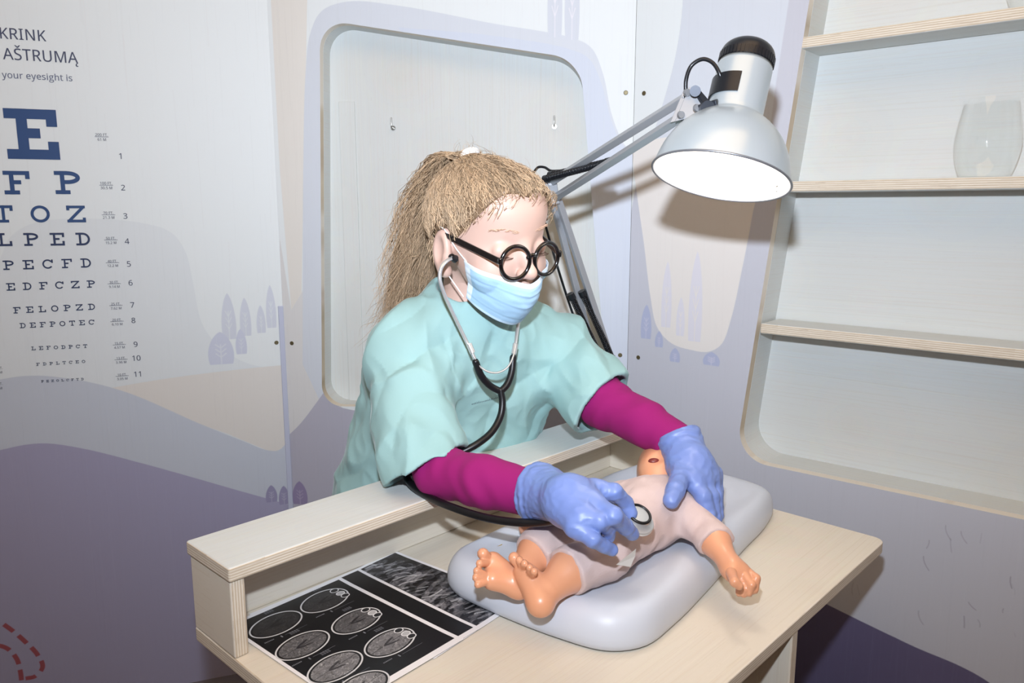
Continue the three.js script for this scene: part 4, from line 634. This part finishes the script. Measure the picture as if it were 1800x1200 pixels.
// ---------- hair ----------
{
  const tie = [.0, .079, -.044], line = (x, y, z) => y - (.80 * z - .022 + .012 * Math.sin(Math.abs(x) * 60));
  const earZone = (x, y, z) => ell(Math.abs(x), y, z, [.071, -.034, .004], [.030, .036, .026]);
  const shell = (x, y, z) => { let d = headF(x, y, z) - .0035 + .0022 * noise(x * 60, y * 60, z * 40); d = smax(d, Math.abs(x) - .071, .004); d = smax(d, -earZone(x, y, z), .004); d = smax(d, -line(x, y, z), .006); return smin(d, ball(x, y, z, tie, .017), .012); };
  const parts = [skin(shell, [-.1, -.12, -.13], [.1, .13, .12], .003).toNonIndexed()];
  parts[0].applyMatrix4(HM);
  const cols = [new Float32Array(parts[0].attributes.position.count * 3)]; for (let i = 0; i < cols[0].length; i += 3) { cols[0][i] = .20; cols[0][i + 1] = .13; cols[0][i + 2] = .075; }
  const pos = [], nor = [], col = [];
  function strand(pts, r, c) { // thin three-sided tapering hair
    const n = pts.length; let px = null; const ring = [];
    for (let i = 0; i < n; i++) { const t = pts[Math.min(i + 1, n - 1)].clone().sub(pts[Math.max(i - 1, 0)]).normalize(); if (!px) px = new THREE.Vector3(t.y, t.z, t.x); const x = px.clone().addScaledVector(t, -px.dot(t)).normalize(); px = x; const y = new THREE.Vector3().crossVectors(t, x), q = r * (1 - .75 * (i / (n - 1)) ** 2); ring.push([0, 2.0944, 4.1888].map((a) => { const d = x.clone().multiplyScalar(Math.cos(a)).addScaledVector(y, Math.sin(a)); return [pts[i].clone().addScaledVector(d, q), d]; })); }
    for (let i = 0; i + 1 < n; i++) for (let s = 0; s < 3; s++) { const a = ring[i][s], b = ring[i][(s + 1) % 3], e = ring[i + 1][s], f = ring[i + 1][(s + 1) % 3]; for (const v of [a, b, e, b, f, e]) { pos.push(v[0].x, v[0].y, v[0].z); nor.push(v[1].x, v[1].y, v[1].z); col.push(c[0], c[1], c[2]); } }
  }
  const tone = () => { const k = rr(.5, 1.6), w = rnd(); return [(.42 + .12 * w) * k, (.30 + .09 * w) * k, (.19 + .06 * w) * k]; };
  const T = new THREE.Vector3(...tie), C = new THREE.Vector3(0, .01, -.006), R = [.066, .074, .09];
  // combed from the hairline over the scalp to the tie
  let made = 0, guard = 0;
  while (made < 6400 && guard++ < 70000) {
    const u = new THREE.Vector3(rr(-1, 1), rr(-1, 1), rr(-1, 1)); if (u.length() > 1 || u.length() < .1) continue; u.normalize();
    const p = new THREE.Vector3(C.x + u.x * R[0], C.y + u.y * R[1], C.z + u.z * R[2]); if (line(p.x, p.y, p.z) < -.002 || earZone(p.x, p.y, p.z) < 0) continue; let hit = false; if (line(p.x, p.y, p.z) > .07 && rnd() < .3) continue;
    const v = T.clone().sub(C); v.set(v.x / R[0], v.y / R[1], v.z / R[2]).normalize(); const dot = u.dot(v), len = Math.min(1, rr(.35, 1.1)), n = 12, pts = [], lift = rr(.0005, .0065), ph = rr(0, 6.28), fr = rr(2, 6), amp = rr(.0004, .0022), ang = Math.acos(Math.min(1, Math.max(-1, dot)));
    for (let i = 0; i < n; i++) { const t = i / (n - 1) * len, s = Math.sin(ang) || 1, w = u.clone().multiplyScalar(Math.sin((1 - t) * ang) / s).addScaledVector(v, Math.sin(t * ang) / s).normalize(); const bump = .0045 + lift * Math.sin(Math.PI * Math.min(1, t * 1.1)) + amp * (1 + Math.sin(ph + t * fr * 6.28)); const dir = new THREE.Vector3(w.x * R[0], w.y * R[1], w.z * R[2]).normalize(); let rad = .125; for (let k = 0; k < 14; k++) rad -= (headF(C.x + dir.x * rad, C.y + dir.y * rad, C.z + dir.z * rad) - bump) * .8; const ex = C.clone().addScaledVector(dir, rad); if (earZone(ex.x, ex.y, ex.z) < 0) hit = true; const side = new THREE.Vector3().crossVectors(dir, v).normalize(); const q = C.clone().addScaledVector(dir, rad).addScaledVector(side, amp * 2.2 * Math.cos(ph * 2 + t * fr * 6.28)); pts.push(q.applyMatrix4(HM)); }
    if (hit) continue; strand(pts, rr(.00028, .00058), tone()); made++;
  }
  // wisps along the forehead and temple
  for (let i = 0; i < 60; i++) { const a = rr(-1.2, 1.2), z = .088 * Math.cos(a), x = .066 * Math.sin(a), y = .80 * z - .02 + rr(.004, .014), pts = [], c = rr(.006, .02), ph = rr(0, 6), k = 7; for (let j = 0; j < k; j++) { const t = j / (k - 1), rad = 1.08 + .05 * t; pts.push(new THREE.Vector3(x * rad + .004 * Math.sin(ph + t * 5), y + .006 * Math.cos(ph + t * 4.5) - t * c * .6, z * rad + .01 + .003 * Math.cos(ph + 5 * t)).applyMatrix4(HM)); } strand(pts, rr(.0003, .0005), tone()); }
  // ponytail: up over the tie, then a loose frizzy fall behind the shoulder
  const spine = [toHead(tie), toHead([-.004, .088, -.064]), V([-0.0919, 1.0118, -1.1]), V([-0.1097, 0.9772, -1.13]), V([-0.1248, 0.9283, -1.14]), V([-0.1363, 0.8823, -1.145]), V([-0.1501, 0.8364, -1.14]), V([-0.1648, 0.7995, -1.13])], sc = new THREE.CatmullRomCurve3(spine, false, 'centripetal'), rad = [.008, .018, .027, .034, .038, .040, .038, .032];
  for (let i = 0; i < 6000; i++) {
    const a = rr(0, 6.28), q = Math.sqrt(rnd()), wild = rnd() < .12 ? 1.5 : 1, end = rr(.55, 1.0), n = 15, pts = [], ph = rr(0, 6.28), fr = rr(3, 8), am = rr(.0015, .0055) * wild;
    for (let j = 0; j < n; j++) { const t = j / (n - 1) * end, p = sc.getPoint(t), f = t * (rad.length - 1), b = Math.min(rad.length - 2, Math.floor(f)), r = (rad[b] + (rad[b + 1] - rad[b]) * (f - b)) * q * wild; p.x += Math.cos(a) * r + am * Math.sin(ph + t * fr * 6.28); p.z += Math.sin(a) * r * .8 + am * Math.cos(ph * 1.7 + t * fr * 6.28); p.y += Math.sin(a * 2) * r * .15; pts.push(p); }
    strand(pts, rr(.00028, .00055), tone());
  }
  // flyaways standing off the crown and the tail
  for (let i = 0; i < 700; i++) { const tail = i > 330, pts = [], n = 9, ph = rr(0, 6.28), cu = rr(.002, .007); let p, d; if (tail) { const t = rr(.25, .98); p = sc.getPoint(t); const a = rr(0, 6.28), b = Math.min(rad.length - 2, Math.floor(t * 7)), r = rad[b] * rr(.8, 1.1); d = new THREE.Vector3(Math.cos(a), rr(-.6, .2), Math.sin(a)).normalize(); p.addScaledVector(d, r); d.y -= .8; d.normalize(); } else { const u = new THREE.Vector3(rr(-1, 1), rr(0, 1), rr(-1, .8)).normalize(); p = new THREE.Vector3(C.x + u.x * R[0], C.y + u.y * R[1], C.z + u.z * R[2]); if (line(p.x, p.y, p.z) < .004) continue; d = T.clone().sub(p).normalize().addScaledVector(u, rr(.3, 1)).normalize(); p.applyMatrix4(HM); d.transformDirection(HM); } const L = rr(.02, .06); for (let j = 0; j < n; j++) { const t = j / (n - 1); pts.push(p.clone().addScaledVector(d, L * t).add(new THREE.Vector3(cu * Math.sin(ph + t * 5), cu * Math.cos(ph * 2 + t * 4) - (tail ? .0 : .012) * t * t, cu * Math.sin(ph * 3 + t * 6)))); } strand(pts, rr(.0002, .00032), tone()); }
  const hg = new THREE.BufferGeometry(), P = parts[0], total = P.attributes.position.count * 3;
  const cat = (a, b) => { const o = new Float32Array(a.length + b.length); o.set(a); o.set(b, a.length); return o; };
  hg.setAttribute('position', new THREE.BufferAttribute(cat(P.attributes.position.array, pos), 3)); hg.setAttribute('normal', new THREE.BufferAttribute(cat(P.attributes.normal.array, nor), 3)); hg.setAttribute('color', new THREE.BufferAttribute(cat(cols[0], col), 3));
  const hair = wear('hair', hg, std(0xffffff, .5, { vertexColors: true, sheen: .3, sheenColor: new THREE.Color(0xffe0b0), sheenRoughness: .4 }), 'frizzy dark-blond hair in a high ponytail');
  const tg = new THREE.TorusGeometry(.0105, .0048, 12, 32); tg.rotateX(Math.PI / 2 - .75); tg.translate(tie[0], tie[1] + .0085, tie[2] - .001); tg.applyMatrix4(HM); tg.translate(pOff.x, pOff.y, pOff.z); mesh('hair_tie', tg, std(0xf4f4f2, .7), hair).userData.label = 'white hair tie';
}
// lashes and brows
{
  const dark = std(0x4a3426, .7), brow = std(0xd6b49c, .8);
  for (const s of [-1, 1]) {
    const l = []; for (let i = 0; i < 14; i++) { const a = -1.1 + 2.2 * i / 13, x = s * .0285 + Math.sin(a) * .0118, z = .0775 + Math.cos(a) * .0075, y = -.0225 - .0015 * Math.cos(a); l.push(tube([[x, y, z], [x * 1.01 + Math.sin(a) * .001, y - .0018, z + .003], [x * 1.01 + Math.sin(a) * .002, y - .002, z + .0055]], .00032, 5, 4, false, false)); }
    l.push(tube([-1.1, -.5, 0, .5, 1.1].map((a) => [s * .0285 + Math.sin(a) * .0122, -.0226 - .0015 * Math.cos(a), .0777 + Math.cos(a) * .0078]), .0005, 14, 5)); wear('eyelashes', merge(l).applyMatrix4(HM), dark);
    const b = []; for (let i = 0; i < 46; i++) { const t = rnd(), x = s * (.012 + .032 * t), y = .007 + .004 * Math.sin(t * 2.6) + rr(-.0016, .0016); let z = .11; for (let k = 0; k < 60 && headF(x, y, z) > .0003; k++) z -= Math.max(.0004, headF(x, y, z) * .7); b.push(tube([[x, y, z], [x + s * .0025, y + .0006, z + .0006], [x + s * .005, y + .0002, z - .0006]], .00028, 4, 4, false, false)); } wear('eyebrow', merge(b).applyMatrix4(HM), brow);
  }
}
// ---------- worn things ----------
{ // pleated surgical mask, slipped under the nose
  const NU = 72, NV = 44, pos = [], idx = [], uvs = [], lerp = (a, b, t) => a + (b - a) * t;
  for (const layer of [0, 1]) for (let j = 0; j <= NV; j++) for (let i = 0; i <= NU; i++) {
    const t = j / NV, th = lerp(-1.28, 1.28, i / NU), e = Math.abs(th) / 1.28, y = lerp(lerp(-.0575, -.034, e ** 1.2), lerp(-.120, -.088, e ** 1.5), t);
    const bulge = Math.sin(Math.PI * Math.min(1, t * .9 + .12)); const W = lerp(.058, .052, t), D = lerp(.097, .072, t ** 1.6) + .009 * bulge, z0 = .002 + .006 * e;
    const pl = (t > .1 && t < .92 ? .0011 * (((t * 3.6) % 1) - .5) * (1 - e * .4) : 0) + .0012 * noise(th * 3, t * 9, 2) * (1 - .4 * e) - (layer ? .0010 : 0);
    { let X = Math.sin(th) * (W - .002), Z = z0 + Math.cos(th) * D; for (let k = 0; k < 6; k++) { const h = headF(X, y, Z); if (h > .003) break; const m = Math.hypot(X, Z - .02) || 1; X += X / m * (.0034 - h); Z += (Z - .02) / m * (.0034 - h); } const m = Math.hypot(X, Z) || 1; pos.push(X * (1 + pl / m), y, Z * (1 + pl / m)); } uvs.push(i / NU, 1 - t);
  }
  const N = (NU + 1) * (NV + 1); for (let j = 0; j < NV; j++) for (let i = 0; i < NU; i++) { const a = j * (NU + 1) + i, b = a + 1, c = a + NU + 1, d = c + 1; idx.push(a, c, b, b, c, d, a + N, b + N, c + N, b + N, d + N, c + N); }
  const rim = []; for (let i = 0; i <= NU; i++) rim.push(i); for (let j = 1; j <= NV; j++) rim.push(j * (NU + 1) + NU); for (let i = NU - 1; i >= 0; i--) rim.push(NV * (NU + 1) + i); for (let j = NV - 1; j >= 0; j--) rim.push(j * (NU + 1));
  for (let k = 0; k + 1 < rim.length; k++) idx.push(rim[k], rim[k + 1], rim[k] + N, rim[k + 1], rim[k + 1] + N, rim[k] + N);
  const g = new THREE.BufferGeometry(); g.setAttribute('position', new THREE.Float32BufferAttribute(pos, 3)); g.setAttribute('uv', new THREE.Float32BufferAttribute(uvs, 2)); g.setIndex(idx); g.computeVertexNormals();
  const mt = canvasTex(512, 256, (c, w, h) => { c.fillStyle = '#a6cbe6'; c.fillRect(0, 0, w, h); c.fillStyle = '#dcebf7'; c.fillRect(0, 0, w, 26); c.fillRect(0, 0, 22, h); c.fillRect(w - 22, 0, 22, h); c.fillStyle = '#c6e0f5'; c.fillRect(0, h - 14, w, 14); c.strokeStyle = '#f2f7fb'; c.setLineDash([3, 4]); c.lineWidth = 2; for (const y of [7, 20]) { c.beginPath(); c.moveTo(0, y); c.lineTo(w, y); c.stroke(); } for (const x of [8, w - 8]) { c.beginPath(); c.moveTo(x, 0); c.lineTo(x, h); c.stroke(); } for (let i = 0; i < 5000; i++) { c.fillStyle = `rgba(${rnd() < .5 ? '255,255,255' : '120,170,215'},${rr(.03, .14)})`; c.fillRect(rnd() * w, rnd() * h, 2, 2); } });
  const mask = group('surgical_mask', 'light blue pleated surgical mask over the child\'s mouth', 'mask'); mask.position.copy(toHead([0, -.09, .08])); const mo = mask.position.clone().negate();
  const add = (n, q, m) => { q.applyMatrix4(HM); q.translate(mo.x, mo.y, mo.z); return mesh(n, q, m, mask); };
  add('mask_sheet', g, std(0xffffff, .8, { map: mt }));
  const el = std(0xf5f6f8, .7);
  for (const s of [-1, 1]) { const x = Math.sin(1.28) * .058 * s, z = .008 + Math.cos(1.28) * .106; add('ear_loop', tube([[x, -.036, z], [s * .0625, -.020, .022], [s * .066, -.004, .008], [s * .068, .002, -.008], [s * .066, -.02, -.022], [s * .063, -.048, -.012], [s * .0615, -.060, .004], [s * .055, -.084, z - .006]], .0009, 50, 6), el); }
}
{ // round toy glasses
  const fr = std(0x08080a, .18, { clearcoat: .8, clearcoatRoughness: .08 }), gl = group('toy_glasses', 'round black toy glasses low on the child\'s nose', 'glasses'), c = [.0248, -.027, .102]; gl.position.copy(toHead([0, c[1], c[2]])); const go = gl.position.clone().negate();
  const add = (n, q, m) => { q.applyMatrix4(HM); q.translate(go.x, go.y, go.z); return mesh(n, q, m, gl); };
  for (const s of [-1, 1]) {
    add('rim', new THREE.TorusGeometry(.0208, .0027, 14, 60).rotateY(s * .10).translate(s * c[0], c[1], c[2]), fr);
    add('lens', new THREE.CircleGeometry(.0204, 48).rotateY(s * .10).translate(s * c[0], c[1], c[2]), new THREE.MeshPhysicalMaterial({ color: 0xffffff, roughness: .03, transmission: 1, thickness: 0, ior: 1.3 }));
    add('temple', merge([bar([s * .0485, c[1] + .004, c[2] - .003], [s * .0665, -.008, .020], .0032, .0082, new THREE.Vector3(0, 1, 0), .0012), bar([s * .0665, -.008, .020], [s * .0675, -.006, -.012], .0028, .007, new THREE.Vector3(0, 1, 0), .0012), new RoundedBoxGeometry(.006, .009, .007, 2, .002).translate(s * .0472, c[1] + .004, c[2] - .0025)]), fr);
  }
  add('bridge', tube([[-.006, c[1] + .005, c[2] + .001], [0, c[1] + .008, c[2] + .003], [.006, c[1] + .005, c[2] + .001]], .0028, 16, 10), fr);
}
{ // stethoscope
  const st = group('stethoscope', 'black stethoscope with steel ear tubes, held to the doll', 'stethoscope'), o = V([-0.0147, 0.7248, -0.975]); st.position.copy(o);
  const add = (n, q, m) => { q.translate(-o.x, -o.y, -o.z); return mesh(n, q, m, st); }, steel = std(0xd6d8d8, .28, { metalness: .65 }), rub = std(0x0b0c10, .38);
  add('ear_tube', tube([[-0.0739, 0.8993, -0.968], [-0.0802, 0.8964, -0.958], [-0.0867, 0.8886, -0.95], [-0.0888, 0.8762, -0.948], [-0.085, 0.8592, -0.95], [-0.0742, 0.8309, -0.96], [-0.0591, 0.7968, -0.965], [-0.0491, 0.7759, -0.963], [-0.0434, 0.7606, -0.962]], .0024, 60, 10), steel);
  add('ear_tube', tube([[0.0363, 0.9015, -1.1], [0.0305, 0.8701, -1.09], [0.014, 0.8266, -1.05], [0.0084, 0.806, -1.03], [0.0045, 0.7831, -1.005], [0.0007, 0.7589, -0.992]], .0024, 60, 10), steel);
  add('ear_tip', merge([cyl([-0.0714, 0.8976, -0.972], [-0.0752, 0.9001, -0.966], .0052, .0036), tube([[-0.0726, 0.8985, -0.97], [-0.0752, 0.9001, -0.967]], .0046, 8)]), rub);
  add('spring_band', merge([-1, 0, 1].map((k) => tube([[-0.0476, 0.7738, -0.962], [-0.0419, 0.7635, -0.962], [-0.0305, 0.755, -0.964], [-0.0168, 0.753, -0.97], [-0.0052, 0.7584, -0.98], [0.0015, 0.7699, -0.99], [0.0052, 0.7848, -1]].map(([x, y, z]) => [x, y, z + k * .0016]), .0011, 40, 6))), steel);
  add('tube_sleeve', cyl([-0.0548, 0.7911, -0.964], [-0.0498, 0.7797, -0.962], .0038), steel); add('tube_sleeve', cyl([0.0045, 0.7841, -1.004], [0.0022, 0.7714, -0.998], .0036), steel);
  add('rubber_yoke', merge([tube([[-0.0462, 0.768, -0.962], [-0.0393, 0.7496, -0.965], [-0.0279, 0.7345, -0.972], [-0.0148, 0.726, -0.976]], .0046, 30, 10), tube([[0.0015, 0.7675, -0.995], [-0.0007, 0.7484, -0.988], [-0.0067, 0.734, -0.981], [-0.0148, 0.726, -0.976]], .0046, 30, 10)]), rub);
  add('rubber_tube', tube([[-0.0148, 0.7276, -0.976], [-0.0125, 0.7136, -0.974], [-0.0147, 0.6962, -0.968], [-0.0248, 0.6792, -0.956], [-0.0418, 0.6676, -0.942], [-0.0631, 0.6579, -0.935], [-0.0934, 0.6474, -0.935], [-0.1181, 0.6387, -0.93], [-0.1302, 0.6325, -0.918], [-0.1244, 0.6269, -0.905], [-0.102, 0.6218, -0.878], [-0.0651, 0.6222, -0.838], [-0.0252, 0.6224, -0.808], [0.0092, 0.6253, -0.79], [0.0364, 0.6311, -0.778], [0.0647, 0.648, -0.7556], [0.0968, 0.646, -0.779], [0.1187, 0.644, -0.7839]], .0046, 160, 10), rub);
  const cp = V([0.1318, 0.637, -0.773]), q = new THREE.Quaternion().setFromUnitVectors(new THREE.Vector3(0, 1, 0), new THREE.Vector3(.30, .86, .42).normalize()), turn = (g) => g.applyQuaternion(q).translate(cp.x, cp.y, cp.z);
  add('chestpiece', turn(new THREE.LatheGeometry([[0, -.005], [.019, -.005], [.0202, -.0038], [.0202, -.0012], [.019, 0], [.0138, .0008], [.0128, .0065], [.0115, .0074], [0, .0074]].map(([r, y]) => new THREE.Vector2(r, y)), 48)), steel);
  add('rubber_ring', turn(new THREE.TorusGeometry(.0122, .0016, 10, 40).rotateX(Math.PI / 2).translate(0, .0075, 0)), rub);
}
renderer.render(scene, camera);
